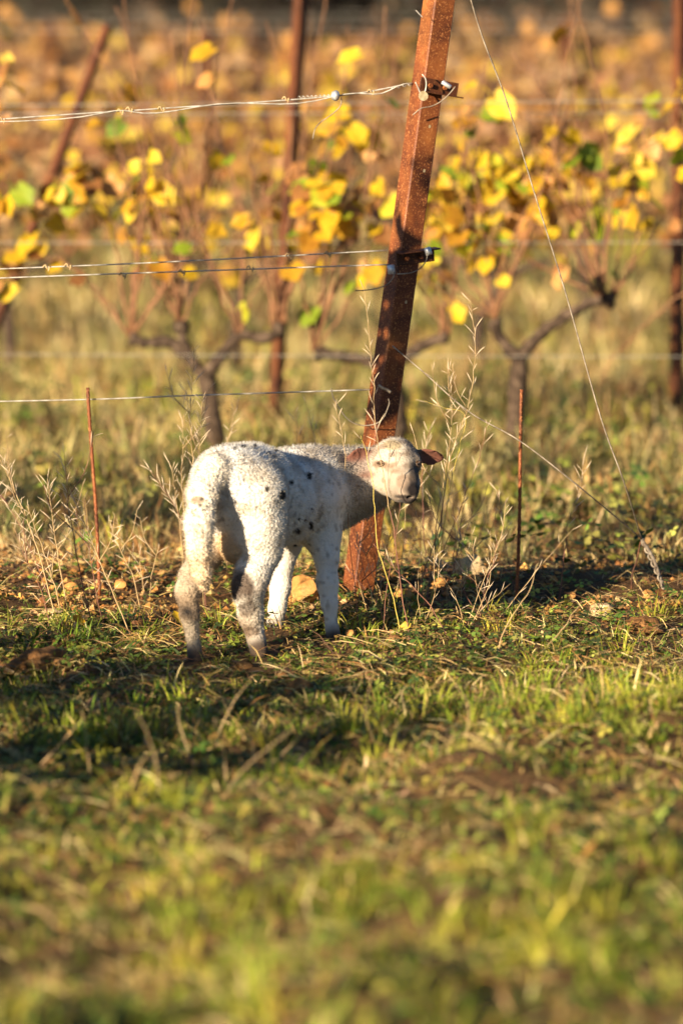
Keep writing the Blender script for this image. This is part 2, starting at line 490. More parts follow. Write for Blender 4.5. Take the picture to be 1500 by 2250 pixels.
# ------------------------------------------------------------------ lamb: one signed distance surface
def lamb():
    R_ = lambda p: np.array(p)
    prims = []       # (a, b, ra, rb, tag, blend)
    def cone(a, b, ra, rb, tg, k=.03):
        prims.append((W(*a), W(*b), ra, rb, tg, k))
    def chain(pts, tg, k=.02):
        for p, q in zip(pts[:-1], pts[1:]):
            prims.append((W(*p[:3]), W(*q[:3]), p[3], q[3], tg, k))
    # trunk
    cone((520, 1086, 12.31), (588, 1098, 12.45), .099, .105, 'wool', .03)
    cone((588, 1098, 12.45), (662, 1092, 12.60), .105, .102, 'wool', .03)
    cone((500, 1068, 12.26), (560, 1062, 12.36), .080, .086, 'wool', .04)
    cone((650, 1075, 12.60), (706, 1084, 12.66), .092, .088, 'wool', .04)
    # hind legs
    chain([(561, 1090, 12.26, .075), (567, 1156, 12.265, .063), (573, 1208, 12.27, .0435), (555, 1262, 12.24, .0335), (545, 1294, 12.23, .0290), (551, 1350, 12.25, .0225), (563, 1405, 12.26, .0200)], 'hind_r', .022)
    chain([(563, 1405, 12.26, .0195), (569, 1432, 12.24, .0215)], 'hoof', .008)
    chain([(480, 1110, 12.33, .084), (467, 1150, 12.33, .052), (452, 1212, 12.30, .036), (424, 1268, 12.22, .0275), (412, 1298, 12.19, .0225), (417, 1350, 12.19, .0170), (427, 1425, 12.20, .0160)], 'hind_l', .022)
    chain([(427, 1425, 12.20, .0160), (430, 1450, 12.18, .0185)], 'hoof', .008)
    # tail
    chain([(470, 1035, 12.20, .034), (446, 1090, 12.16, .0325), (437, 1150, 12.13, .0310), (437, 1215, 12.115, .0275), (443, 1260, 12.12, .021), (449, 1290, 12.13, .010)], 'tail', .011)
    # scrotum
    cone((516, 1180, 12.27), (515, 1204, 12.26), .031, .0315, 'scrotum', .010)
    # front legs
    chain([(688, 1110, 12.55, .070), (706, 1170, 12.55, .043), (717, 1222, 12.53, .0245), (719, 1282, 12.515, .0200), (723, 1325, 12.505, .0142), (729, 1380, 12.50, .0150)], 'front_r', .024)
    chain([(729, 1380, 12.50, .0150), (734, 1407, 12.485, .0185)], 'hoof', .008)
    chain([(622, 1120, 12.69, .062), (622, 1190, 12.70, .042), (619, 1240, 12.69, .0235), (616, 1290, 12.685, .0205), (609, 1335, 12.68, .0165), (605, 1368, 12.68, .0195)], 'front_l', .022)
    chain([(605, 1368, 12.68, .0195), (603, 1388, 12.67, .021)], 'hoof', .008)
    # neck
    chain([(690, 1078, 12.63, .092), (748, 1072, 12.66, .080), (800, 1056, 12.67, .067), (842, 1034, 12.655, .050)], 'neck', .03)
    # head
    cone((868, 1010, 12.645), (872, 1018, 12.62), .0515, .050, 'poll', .016)
    cone((873, 1018, 12.62), (889, 1062, 12.555), .046, .033, 'face', .014)
    cone((889, 1062, 12.555), (895, 1080, 12.525), .032, .0265, 'muzzle', .012)
    cone((845, 1045, 12.635), (880, 1078, 12.57), .040, .026, 'face', .016)
    cone((880, 1082, 12.57), (896, 1093, 12.53), .022, .0125, 'chin', .010)
    cone((842, 1012, 12.600), (836, 1026, 12.596), .011, .012, 'face', .010)     # brow over the near eye
    cone((914, 1008, 12.605), (916, 1022, 12.600), .010, .011, 'face', .010)
    # bounds and grid
    P0 = np.min([np.minimum(p[0], p[1]) - max(p[2], p[3]) for p in prims], axis=0) - .03
    P1 = np.max([np.maximum(p[0], p[1]) + max(p[2], p[3]) for p in prims], axis=0) + .03
    P1[0] += .07; P0[0] -= .01
    h = .0042
    dims = np.ceil((P1 - P0) / h).astype(int) + 1

    def d_cone(Q, a, b, ra, rb):
        ab = b - a; t = np.clip(((Q - a) @ ab) / ab.dot(ab), 0, 1)
        return np.linalg.norm(Q - (a + t[..., None] * ab), axis=-1) - (ra + (rb - ra) * t)

    # ears: cupped flat ellipsoids
    def frame(d, n):
        d = d / np.linalg.norm(d); n = n - d * n.dot(d); n /= np.linalg.norm(n)
        return d, np.cross(n, d), n
    ears = []
    for (rt, tp, nn, wid, ln) in (((820, 1003, 12.625), (764, 1022, 12.595), np.array([.15, -.97, .10]), .030, 1.0),
                                   ((914, 1000, 12.635), (979, 1012, 12.655), np.array([.12, -.97, -.25]), .0195, 1.0)):
        a, b = W(*rt), W(*tp)
        e1, e2, e3 = frame(b - a, nn)
        ears.append(((a + b) / 2, e1, e2, e3, np.linalg.norm(b - a) / 2 * 1.05, wid))
    def d_ear(Q, e):
        c, e1, e2, e3, L, w = e
        q = Q - c; x = q @ e1; y = q @ e2; z = q @ e3
        ww = w * (1.02 - .35 * np.clip((x / L + .1), -1, 1) ** 2 * np.sign(x / L + .1).clip(-.3, 1))
        zz = z - .010 * (1 - (y / w) ** 2) * 0 + .0135 * (1 - np.clip(np.abs(y) / w, 0, 1.3) ** 2)   # cup
        r = np.sqrt((x / L) ** 2 + (y / ww) ** 2)
        return np.maximum((r - 1) * w * .8, np.abs(zz) - (.0042 - .0018 * np.clip(x / L, 0, 1)))

    def smin(a, b, k):
        hh = np.clip(.5 + .5 * (b - a) / k, 0, 1)
        return b + (a - b) * hh - k * hh * (1 - hh)

    F = np.full(dims, .3, dtype=np.float32)
    def region(lo, hi):
        i0 = np.maximum(np.floor((lo - P0) / h).astype(int), 0); i1 = np.minimum(np.ceil((hi - P0) / h).astype(int) + 1, dims)
        g = np.meshgrid(*[P0[k] + h * np.arange(i0[k], i1[k]) for k in range(3)], indexing='ij')
        return tuple(slice(i0[k], i1[k]) for k in range(3)), np.stack(g, -1)
    for a, b, ra, rb, tg, k in prims:
        m = max(ra, rb) + .045
        sl, Q = region(np.minimum(a, b) - m, np.maximum(a, b) + m)
        F[sl] = smin(F[sl], d_cone(Q, a, b, ra, rb), k)
    for e in ears:
        sl, Q = region(e[0] - .075, e[0] + .075)
        F[sl] = smin(F[sl], d_ear(Q, e), .006)
    # carve: nostrils, mouth line, eye sockets, groove between buttocks
    def carve(a, b, r, k):
        a, b = W(*a), W(*b); m = r + .03
        sl, Q = region(np.minimum(a, b) - m, np.maximum(a, b) + m)
        F[sl] = -smin(-F[sl], d_cone(Q, a, b, r, r), k)
    carve((886, 1079, 12.495), (889, 1073, 12.50), .0042, .006)
    carve((908, 1080, 12.498), (907, 1074, 12.503), .0042, .006)
    carve((872, 1092, 12.535), (899, 1093, 12.505), .0032, .005)
    carve((899, 1093, 12.505), (914, 1087, 12.53), .0032, .005)
    carve((489, 1082, 12.17), (486, 1150, 12.165), .009, .014)
    carve((486, 1150, 12.17), (482, 1240, 12.19), .021, .012)
    # surface nets
    S = F < 0
    mn = np.zeros(np.array(dims) - 1, dtype=int)
    for di in (0, 1):
        for dj in (0, 1):
            for dk in (0, 1):
                mn += S[di:dims[0] - 1 + di, dj:dims[1] - 1 + dj, dk:dims[2] - 1 + dk]
    cells = np.argwhere((mn > 0) & (mn < 8))
    idx = -np.ones(mn.shape, dtype=int); idx[tuple(cells.T)] = np.arange(len(cells))
    acc = np.zeros((len(cells), 3)); cnt = np.zeros(len(cells))
    corners = [(a, b, c) for a in (0, 1) for b in (0, 1) for c in (0, 1)]
    for ca in corners:
        for ax in range(3):
            if ca[ax]: continue
            cb = list(ca); cb[ax] = 1
            fa = F[tuple((cells + ca).T)]; fb = F[tuple((cells + cb).T)]
            m = (fa < 0) != (fb < 0)
            t = np.where(m, fa / np.where(m, fa - fb, 1), 0)
            p = np.array(ca, float)[None] + t[:, None] * (np.array(cb) - np.array(ca))[None]
            acc += np.where(m[:, None], p, 0); cnt += m
    V = P0 + h * (cells + acc / cnt[:, None])
    tris = []
    for ax in range(3):
        o1, o2 = (ax + 1) % 3, (ax + 2) % 3
        s0 = [slice(None)] * 3; s1 = [slice(None)] * 3
        s0[ax] = slice(0, -1); s1[ax] = slice(1, None)
        A, B = S[tuple(s0)], S[tuple(s1)]
        e = np.argwhere(A != B)
        e = e[(e[:, o1] > 0) & (e[:, o2] > 0)]
        q = []
        for (d1, d2) in ((0, 0), (1, 0), (1, 1), (0, 1)):
            c = e.copy(); c[:, o1] -= d1; c[:, o2] -= d2
            q.append(idx[tuple(np.minimum(c, np.array(mn.shape) - 1).T)])
        q = np.stack(q, 1)
        flip = A[tuple(e.T)]
        q = np.where(flip[:, None], q, q[:, ::-1])
        q = q[(q >= 0).all(1)]
        tris += [q[:, [0, 2, 1]], q[:, [0, 3, 2]]]
    T = np.vstack(tris)
    # a little relaxing
    def vnormals(V):
        fn = np.cross(V[T[:, 1]] - V[T[:, 0]], V[T[:, 2]] - V[T[:, 0]])
        N = np.zeros_like(V)
        for k in range(3): np.add.at(N, T[:, k], fn)
        return N / (np.linalg.norm(N, axis=1)[:, None] + 1e-12)
    for _ in range(3):
        sm = np.zeros_like(V); c = np.zeros(len(V))
        for a, b in ((0, 1), (1, 2), (2, 0)):
            np.add.at(sm, T[:, a], V[T[:, b]]); np.add.at(c, T[:, a], 1)
        V = V * .5 + .5 * sm / np.maximum(c, 1)[:, None]
    N = vnormals(V)
    cen = np.mean([W(592, 1100, 12.45)], axis=0)
    if ((V - cen) * N).sum(1).mean() < 0:
        T = T[:, ::-1]; N = -N
    # part weights
    tags = ['wool', 'hind_r', 'hind_l', 'tail', 'scrotum', 'front_r', 'front_l', 'neck', 'poll', 'face', 'muzzle', 'chin', 'hoof', 'ear']
    D = np.full((len(tags), len(V)), 9.0)
    for a, b, ra, rb, tg, k in prims:
        j = tags.index(tg); D[j] = np.minimum(D[j], d_cone(V, a, b, ra, rb))
    for e in ears: D[-1] = np.minimum(D[-1], d_ear(V, e))
    D[-1] -= .002
    wt = np.exp(-np.clip(D, -.02, .2) / .004); wt /= wt.sum(0)
    # photo coordinates of every vertex, for placing the coat markings
    q = V - np.array([0, 0, CAM_H])
    dep = q[:, 1] * CP - q[:, 2] * SP
    px = 750 + FPX * q[:, 0] / dep; py = 1125 - FPX * (q[:, 1] * SP + q[:, 2] * CP) / dep
    front = N[:, 1] < .25
    n1 = vnoise(*(V * 60).T, 5); n2 = vnoise(*(V * 18).T, 6); n3 = vnoise(*(V * 130).T, 7)
    base = {'wool': (.74, .71, .655), 'hind_r': (.62, .57, .49), 'hind_l': (.44, .355, .255), 'tail': (.66, .59, .48), 'scrotum': (.45, .30, .16), 'front_r': (.66, .625, .565),  # hind_l is browner: shading beside the tail put into its colour
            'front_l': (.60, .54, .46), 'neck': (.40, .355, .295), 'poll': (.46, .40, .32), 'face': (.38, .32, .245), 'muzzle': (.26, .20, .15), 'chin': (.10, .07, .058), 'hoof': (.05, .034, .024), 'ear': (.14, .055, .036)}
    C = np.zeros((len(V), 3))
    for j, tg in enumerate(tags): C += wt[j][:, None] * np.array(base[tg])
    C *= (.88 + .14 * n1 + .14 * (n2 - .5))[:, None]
    def tint_coat(mask, col, amt):
        nonlocal C
        m = np.clip(mask, 0, 1)[:, None] * amt
        C = C * (1 - m) + np.array(col) * m
    leg_h = wt[tags.index('hind_r')]
    z = V[:, 2]
    def blob(x, y, rx, ry, fr=True):
        d = ((px - x) / rx) ** 2 + ((py - y) / ry) ** 2
        return np.clip(1.6 - 1.3 * d + (n1 - .5) * 1.2, 0, 1) * (front if fr else 1)
    tint_coat(np.clip((vnoise(*(V * 28).T, 15) - .5) * 4, 0, 1) * (wt[0] + wt[1] + wt[3] + wt[7]), (.36, .28, .185), .42)
    tint_coat(np.clip((vnoise(*(V * 95).T, 16) - .66) * 6, 0, 1) * (wt[0] + wt[1] + wt[3] + wt[5] + wt[7]), (.20, .15, .10), .5)
    # dirt on the hind legs and tail end
    tint_coat(np.clip((n2 - .42) * 5, 0, 1) * np.clip((.20 - z) / .08, 0, 1) * (wt[1] + wt[2]), (.17, .11, .065), .75)
    tint_coat(blob(530, 1288, 26, 34), (.055, .035, .025), .9); tint_coat(blob(545, 1335, 18, 22), (.07, .045, .03), .8); tint_coat(blob(552, 1385, 18, 14), (.10, .06, .035), .7)
    tint_coat(wt[3] * np.clip((.30 - z) / .1, 0, 1), (.55, .36, .18), .6)
    tint_coat(blob(436, 1100, 14, 10), (.20, .14, .09), .8)
    for (a, b, r) in ((440, 1112, 4), (447, 1122, 4), (444, 1097, 4), (452, 1114, 3), (430, 1120, 3)): tint_coat(blob(a, b, r, r), (.03, .022, .016), .9)
    # black spots on the flank and back
    for (a, b, rx, ry) in ((588, 1074, 6, 8), (624, 1089, 8, 12), (640, 1060, 6, 7), (678, 1047, 6, 9), (655, 1168, 9, 9), (684, 1156, 5, 9), (536, 986, 8, 5), (515, 990, 6, 4), (478, 998, 5, 3),
                           (608, 986, 4, 4), (655, 1140, 4, 3), (685, 1118, 3, 3), (670, 1143, 3, 3), (590, 994, 5, 3), (648, 1198, 5, 4), (560, 979, 6, 4)):
        tint_coat(blob(a, b, rx, ry), (.016, .013, .011), .97)
    # grey saddle on the withers, greyish neck
    tint_coat(blob(690, 1000, 40, 18), (.34, .28, .22), .55)
    # mossy poll; dark far brow, nose bridge and muzzle, markings with shade painted in
    tint_coat(blob(862, 978, 22, 12), (.24, .17, .06), .6)
    tint_coat(blob(908, 985, 20, 24), (.12, .095, .08), .75)
    tint_coat(blob(909, 1038, 12, 32), (.03, .022, .018), .88)
    tint_coat(blob(884, 1058, 14, 18), (.15, .10, .065), .6)
    tint_coat(blob(905, 1076, 20, 16), (.008, .006, .007), .97)
    tint_coat(blob(896, 1101, 26, 7), (.03, .022, .021), .9)
    tint_coat(blob(836, 1020, 17, 9), (.16, .10, .06), .7)
    tint_coat(blob(862, 1030, 20, 9), (.18, .12, .075), .5)
    tint_coat(blob(882, 1091, 18, 4.5), (.012, .009, .009), .9)
    fm = (wt[tags.index('face')] + wt[tags.index('poll')])
    tint_coat(fm * np.clip((vnoise(*(V * 80).T, 12) - .48) * 5, 0, 1), (.15, .095, .055), .6)
    # ears: brown hide darkened for the shade inside the cup, mottled
    er = wt[tags.index('ear')]
    tint_coat(er * np.clip((n1 - .5) * 3, 0, 1), (.17, .08, .06), .4)
    # wool lumps
    woolw = wt[[tags.index(t) for t in ('wool', 'neck', 'tail')]].sum(0) + .6 * (wt[1] + wt[2] + wt[4]) + .35 * wt[8] + .15 * wt[5] + .15 * wt[6]
    order = rng.permutation(len(V))
    picked = []
    kd = kdtree.KDTree(len(V))
    cell = {}
    sp = .0078
    for i_ in order:
        key = tuple((V[i_] / sp).astype(int))
        ok = True
        for a in (-1, 0, 1):
            for b in (-1, 0, 1):
                for c in (-1, 0, 1):
                    for j_ in cell.get((key[0] + a, key[1] + b, key[2] + c), ()):
                        if (V[j_, 0] - V[i_, 0]) ** 2 + (V[j_, 1] - V[i_, 1]) ** 2 + (V[j_, 2] - V[i_, 2]) ** 2 < sp * sp * .6: ok = False; break
                    if not ok: break
                if not ok: break
            if not ok: break
        if ok: cell.setdefault(key, []).append(i_); picked.append(i_)
    kd = kdtree.KDTree(len(picked))
    for n_, i_ in enumerate(picked): kd.insert(V[i_], n_)
    kd.balance()
    near_i = np.empty(len(V), int); near_d = np.empty(len(V))
    for i_ in range(len(V)):
        co, j_, d_ = kd.find(V[i_]); near_i[i_] = picked[j_]; near_d[i_] = d_
    V2 = V + N * ((.0026 * (1 - (near_d / .0052) ** 2).clip(-.8, 1) + .004 * (n2 - .5)) * woolw)[:, None]
    V2 += N * (((vnoise(*(V * 9).T, 9) - .5) * .014) * woolw)[:, None]
    N2 = vnormals(V2)
    base_loc = np.array([V[:, 0].mean(), 12.42, 0.0])
    r = root('lamb', base_loc, 'white woolly lamb with black specks standing with its head turned back', 'lamb')
    m, nt, b = new_mat('lamb_coat')
    at = nt.nodes.new('ShaderNodeAttribute'); at.attribute_name = 'Col'
    nt.links.new(at.outputs['Color'], b.inputs['Base Color'])
    b.inputs['Roughness'].default_value = .95; b.inputs['Specular IOR Level'].default_value = .12
    b.inputs['Sheen Weight'].default_value = .04; b.inputs['Sheen Roughness'].default_value = .5
    tcn = nt.nodes.new('ShaderNodeTexCoord'); wn1 = nt.nodes.new('ShaderNodeTexNoise'); wn1.inputs['Scale'].default_value = 90; wn1.inputs['Detail'].default_value = 3
    nt.links.new(tcn.outputs['Object'], wn1.inputs['Vector'])
    vm = nt.nodes.new('ShaderNodeVectorMath'); vm.operation = 'MULTIPLY_ADD'; vm.inputs[1].default_value = (.009, .009, .009)
    nt.links.new(wn1.outputs['Color'], vm.inputs[0]); nt.links.new(tcn.outputs['Object'], vm.inputs[2])
    vo = nt.nodes.new('ShaderNodeTexVoronoi'); vo.feature = 'SMOOTH_F1'; vo.inputs['Scale'].default_value = 150; vo.inputs['Smoothness'].default_value = .5
    nt.links.new(vm.outputs[0], vo.inputs['Vector'])
    inv = nt.nodes.new('ShaderNodeMath'); inv.operation = 'MULTIPLY_ADD'; inv.inputs[1].default_value = -1.0; inv.inputs[2].default_value = 1.0
    nt.links.new(vo.outputs['Distance'], inv.inputs[0])
    fine = nt.nodes.new('ShaderNodeMath'); fine.operation = 'MULTIPLY_ADD'; fine.inputs[1].default_value = .35
    nt.links.new(noise(nt, 420, 4, .6), fine.inputs[0]); nt.links.new(inv.outputs[0], fine.inputs[2])
    wa = nt.nodes.new('ShaderNodeAttribute'); wa.attribute_name = 'wool'
    wm = nt.nodes.new('ShaderNodeMath'); wm.operation = 'MULTIPLY'
    nt.links.new(fine.outputs[0], wm.inputs[0]); nt.links.new(wa.outputs['Fac'], wm.inputs[1])
    bump(nt, b, wm.outputs[0], .6, .006)
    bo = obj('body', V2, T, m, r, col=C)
    wat = bo.data.attributes.new('wool', 'FLOAT', 'POINT'); wat.data.foreach_set('value', np.clip(woolw + .25, 0, 1).astype(np.float32))
    # fleece: clumped locks
    L = (.0078 * woolw + .0026 * (1 - woolw)) * (1 - wt[12]) * (1 - .55 * wt[13]) * (1 - .6 * wt[10]) * (1 - .5 * wt[9])
    dens = np.where(L > .001, 1, 0)
    n_st = 55000
    fi = rng.integers(0, len(T), n_st)
    bc = rng.dirichlet((1, 1, 1), n_st)
    tv = T[fi]
    B = (V2[tv] * bc[..., None]).sum(1); BN = (N2[tv] * bc[..., None]).sum(1); BN /= np.linalg.norm(BN, axis=1)[:, None]
    v0 = tv[np.arange(n_st), bc.argmax(1)]
    Ls = L[v0] * rng.uniform(.6, 1.15, n_st)
    keep = Ls > .0012
    B, BN, v0, Ls = B[keep], BN[keep], v0[keep], Ls[keep]
    n_st = len(B)
    cc = V2[near_i[v0]]; cN = N2[near_i[v0]]
    ww_ = woolw[v0][:, None]
    grav = np.array([0, 0, -1.0])
    tip_cl = cc + cN * (Ls * .95)[:, None]
    lay = BN * .45 + (grav - BN * (BN @ grav)[:, None]) * .8 + rng.normal(0, .25, (n_st, 3))
    lay /= np.linalg.norm(lay, axis=1)[:, None]
    tip_free = B + lay * Ls[:, None]
    tip = tip_free * (1 - .55 * ww_) + tip_cl * .55 * ww_ + rng.normal(0, .0012, (n_st, 3))
    mid = (B + tip) / 2 + BN * (Ls * .25)[:, None] + rng.normal(0, .0016, (n_st, 3)) * ww_
    side = np.cross(BN, rng.normal(0, 1, (n_st, 3))); side /= np.linalg.norm(side, axis=1)[:, None] + 1e-9
    wd = (.00030 + .00015 * ww_)
    SV = np.stack([B - side * wd, B + side * wd, mid - side * wd * .8, mid + side * wd * .8, tip], 1).reshape(-1, 3)
    o5 = (np.arange(n_st) * 5)[:, None]
    ST = np.stack([o5 + np.array([0, 1, 3]), o5 + np.array([0, 3, 2]), o5 + np.array([2, 3, 4])], 1).reshape(-1, 3)
    SN = np.repeat(BN, 5, 0)
    SC = np.repeat(C[v0] * rng.uniform(.86, 1.12, (n_st, 1)), 5, 0)
    m2, nt2, b2 = new_mat('fleece')
    at = nt2.nodes.new('ShaderNodeAttribute'); at.attribute_name = 'Col'
    nt2.links.new(at.outputs['Color'], b2.inputs['Base Color'])
    b2.inputs['Roughness'].default_value = .9; b2.inputs['Specular IOR Level'].default_value = .15
    tr = nt2.nodes.new('ShaderNodeBsdfTranslucent'); nt2.links.new(at.outputs['Color'], tr.inputs['Color'])
    mx = nt2.nodes.new('ShaderNodeMixShader'); mx.inputs[0].default_value = .5
    nt2.links.new(b2.outputs[0], mx.inputs[1]); nt2.links.new(tr.outputs[0], mx.inputs[2])
    nt2.links.new(mx.outputs[0], nt2.nodes['Material Output'].inputs['Surface'])
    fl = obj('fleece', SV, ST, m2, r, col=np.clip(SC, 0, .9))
    fl['kind'] = 'stuff'
    # eyes with lids
    em, ent, eb = new_mat('eye'); eb.inputs['Base Color'].default_value = (.055, .03, .012, 1); eb.inputs['Roughness'].default_value = .12
    lm = solid('eyelid', [(.3, (.07, .045, .03)), (.7, (.18, .12, .08))], 60, .8)
    import bmesh
    for (ex, ey, dirv) in ((836, 1020, np.array([-.55, -.8, .05])), (918, 1019, np.array([.85, -.5, .05]))):
        dd = dirv / np.linalg.norm(dirv)
        # nearest visible skin at that pixel
        dist = (px - ex) ** 2 + (py - ey) ** 2 + 1e5 * (V2[:, 1] > 12.62)
        p = V2[dist.argmin()] - dd * .0028
        bm = bmesh.new(); bmesh.ops.create_icosphere(bm, subdivisions=2, radius=.0082)
        EV = np.array([v.co[:] for v in bm.verts]) + p; ET = np.array([[v.index for v in f.verts] for f in bm.faces]); bm.free()
        e = obj('eye', EV, ET, em, r)
        sdir = np.cross(dd, [0, 0, 1.0]); sdir /= np.linalg.norm(sdir); up = np.cross(sdir, dd)
        for s in (1, -1):
            th = np.linspace(-1, 1, 9)
            arc = p + dd * .0072 * np.cos(th * .9)[:, None] + sdir * (.0105 * th)[:, None] + up * (s * .0048 * np.cos(th * 1.5))[:, None]
            LV, LT = tube(arc, .0022 * (1.05 - .5 * np.abs(th)), 6)
            obj('eyelid', LV, LT, lm, e)
lamb()

# ------------------------------------------------------------------ grass and herbs
def blades(base, h, az, lean, width, col, nseg=3, curl=None):
    n = len(base); t = np.linspace(0, 1, nseg + 1)
    d = np.stack([np.cos(az), np.sin(az), np.zeros(n)], 1)
    fa = az + np.pi / 2 + rng.normal(0, .5, n)
    sd = np.stack([np.cos(fa), np.sin(fa), np.zeros(n)], 1)
    rows = []
    for k, tk in enumerate(t):
        p = base + d * (h * lean * (.35 * tk + .65 * tk * tk))[:, None]
        p[:, 2] += h * (tk - .45 * np.minimum(lean, 1.4) * tk * tk)
        w = (width * (1 - .85 * tk ** 1.5))[:, None]
        if k < nseg: rows += [p - sd * w, p + sd * w]
        else: rows.append(p)
    m = len(rows)
    V = np.stack(rows, 1).reshape(-1, 3)
    F = []
    for k in range(nseg - 1):
        F += [(2 * k, 2 * k + 1, 2 * k + 3), (2 * k, 2 * k + 3, 2 * k + 2)]
    F.append((2 * nseg - 2, 2 * nseg - 1, 2 * nseg))
    F = np.array(F)
    T = (np.arange(n) * m)[:, None, None] + F[None]
    sh = np.repeat(col, m, 0)
    return V, T.reshape(-1, 3), sh

def halfw(y):      # half width of the seen ground plus a margin for a step aside
    return .0617 * y + 1.15

def scatter(n, y0, y1, ex=1.0):
    y = y0 + (y1 - y0) * rng.random(n); x = (rng.random(n) * 2 - 1) * halfw(y) * ex
    return x, y

def pal(n, cols, jit=.18):
    c = np.array(cols)[rng.integers(0, len(cols), n)]
    return np.clip(c * (1 + rng.normal(0, jit, (n, 1))) * (1 + rng.normal(0, .06, (n, 3))), .004, .95)

GREEN = [(.08, .125, .010), (.13, .175, .013), (.205, .23, .019), (.03, .05, .008), (.32, .295, .03)]
DRY = [(.42, .29, .11), (.54, .39, .16), (.32, .185, .06), (.60, .46, .21), (.24, .125, .04), (.15, .075, .028)]
YEL = [(.48, .39, .10), (.38, .34, .06), (.56, .45, .15)]

OLV = [(.30, .25, .09), (.24, .22, .07), (.36, .29, .12), (.17, .17, .045)]
lamb_xy = [G(425, 1450), G(567, 1430), G(733, 1405), G(604, 1388)]
def clear_feet(x, y, r):
    m = np.ones(len(x), bool)
    for p in lamb_xy: m &= ((x - p[0]) ** 2 + (y - p[1]) ** 2 > r * r) & ~((np.abs(x - p[0]) < r) & (y < p[1]) & (y > p[1] - .34) & (np.sin(x * 911 + y * 577) > -.93))
    return m

def grass_obj(name, label, parts):
    V, T, C, n = [], [], [], 0
    for v, t, c in parts:
        V.append(v); T.append(t + n); C.append(c); n += len(v)
    o = obj(name, np.vstack(V), np.vstack(T), M['grass'], None, col=np.vstack(C))
    tag(o, label, 'grass', kind='stuff')
    return o

def tufts(n, y0, y1, per, h0, h1, spread, cols, dens=None, wid=.0014, lean=(.25, .9), jit=.18):
    x, y = scatter(n, y0, y1)
    if dens is not None:
        k = rng.random(n) < dens(x, y); x, y = x[k], y[k]
    m = len(x)
    c0 = pal(m, cols, jit)
    k = rng.poisson(per, m).clip(2)
    id_ = np.repeat(np.arange(m), k)
    N = len(id_)
    hh = rng.uniform(h0, h1, m)[id_] * rng.uniform(.45, 1.1, N) * np.where((np.abs(x[id_] + .2) < .30) & (y[id_] > 11.7) & (y[id_] < 12.5), .6, 1)
    r = rng.normal(0, spread, (N, 2)) 
    bx, by = x[id_] + r[:, 0], y[id_] + r[:, 1]
    kf = clear_feet(bx, by, .042)
    az = np.arctan2(r[:, 1], r[:, 0]) + rng.normal(0, .8, N)
    ln = rng.uniform(*lean, N)
    B = np.stack([bx, by, gz(bx, by) - .006], 1)
    C = c0[id_] * rng.uniform(.7, 1.25, (N, 1))
    dry = rng.random(N) < .12
    C[dry] = pal(dry.sum(), DRY)
    return blades(B[kf], hh[kf], az[kf], ln[kf], wid * rng.uniform(.6, 1.5, kf.sum()), C[kf])

pn = lambda x, y, s, f=1.7: vnoise(x * f, y * f * .7, 0, s)
grass_obj('lawn_grass', 'short green grass tufts mixed with straw in the foreground', [
    tufts(6670, 6.3, 11.6, 14, .02, .06, .015, GREEN, lambda x, y: np.clip((pn(x, y, 21, 2.6) - .34) * 4, .30, 1), wid=.0017),
    tufts(609, 10.6, 12.0, 30, .05, .12, .02, GREEN[1:3] + GREEN[4:], lambda x, y: np.exp(-((x - .48) / .28) ** 2 - ((y - 11.25) / .35) ** 2) * 1.4, wid=.0017),
    tufts(2175, 10.4, 12.4, 9, .03, .075, .014, [GREEN[3], GREEN[0], (.05, .05, .012)], lambda x, y: np.clip((.35 - x) * 2, 0, 1) * .9, wid=.004, lean=(.6, 1.5)),
    tufts(2175, 6.3, 12.4, 7, .02, .05, .012, GREEN[:3], lambda x, y: np.clip((pn(x, y, 27, 2.0) - .4) * 4, .05, 1), wid=.0055, lean=(.9, 1.7)),
    tufts(1160, 6.3, 11.4, 28, .05, .12, .02, GREEN[1:3] + GREEN[4:], lambda x, y: np.clip((pn(x, y, 22, 2.3) - .5) * 5, 0, 1), wid=.002),
    tufts(3915, 6.3, 11.8, 11, .02, .08, .02, DRY + DRY + YEL[:1], lambda x, y: np.clip((pn(x, y, 23, 2.4) - .4) * 4, .08, 1), wid=.0014, lean=(.4, 1.6)),
])
grass_obj('verge_grass', 'low patchy green grass around the feet of the lamb', [
    tufts(2175, 11.4, 13.2, 12, .02, .05, .014, GREEN, lambda x, y: np.clip((pn(x, y, 24, 3) - .3) * 3, .08, 1), wid=.0013),
    tufts(232, 11.5, 13.0, 20, .05, .10, .014, GREEN, None, wid=.0016),
    tufts(1305, 11.4, 14.2, 8, .02, .06, .02, DRY, lambda x, y: np.clip((pn(x, y, 25, 3) - .25) * 3, .1, 1), wid=.0011, lean=(.6, 2.0)),
])
grass_obj('dry_grass', 'tall dry yellow grass growing between the vine rows', [
    tufts(1305, 13.9, 17.5, 14, .07, .17, .03, DRY + OLV + OLV + GREEN[3:], None, wid=.002, lean=(.2, .9)),
    tufts(2175, 15.5, 23.0, 13, .10, .24, .04, DRY + OLV + OLV + GREEN[4:], None, wid=.003, lean=(.2, .8)),
    tufts(2175, 22.0, 42.0, 12, .12, .28, .06, DRY + OLV + OLV + GREEN[4:], None, wid=.005, lean=(.2, .8)),
])

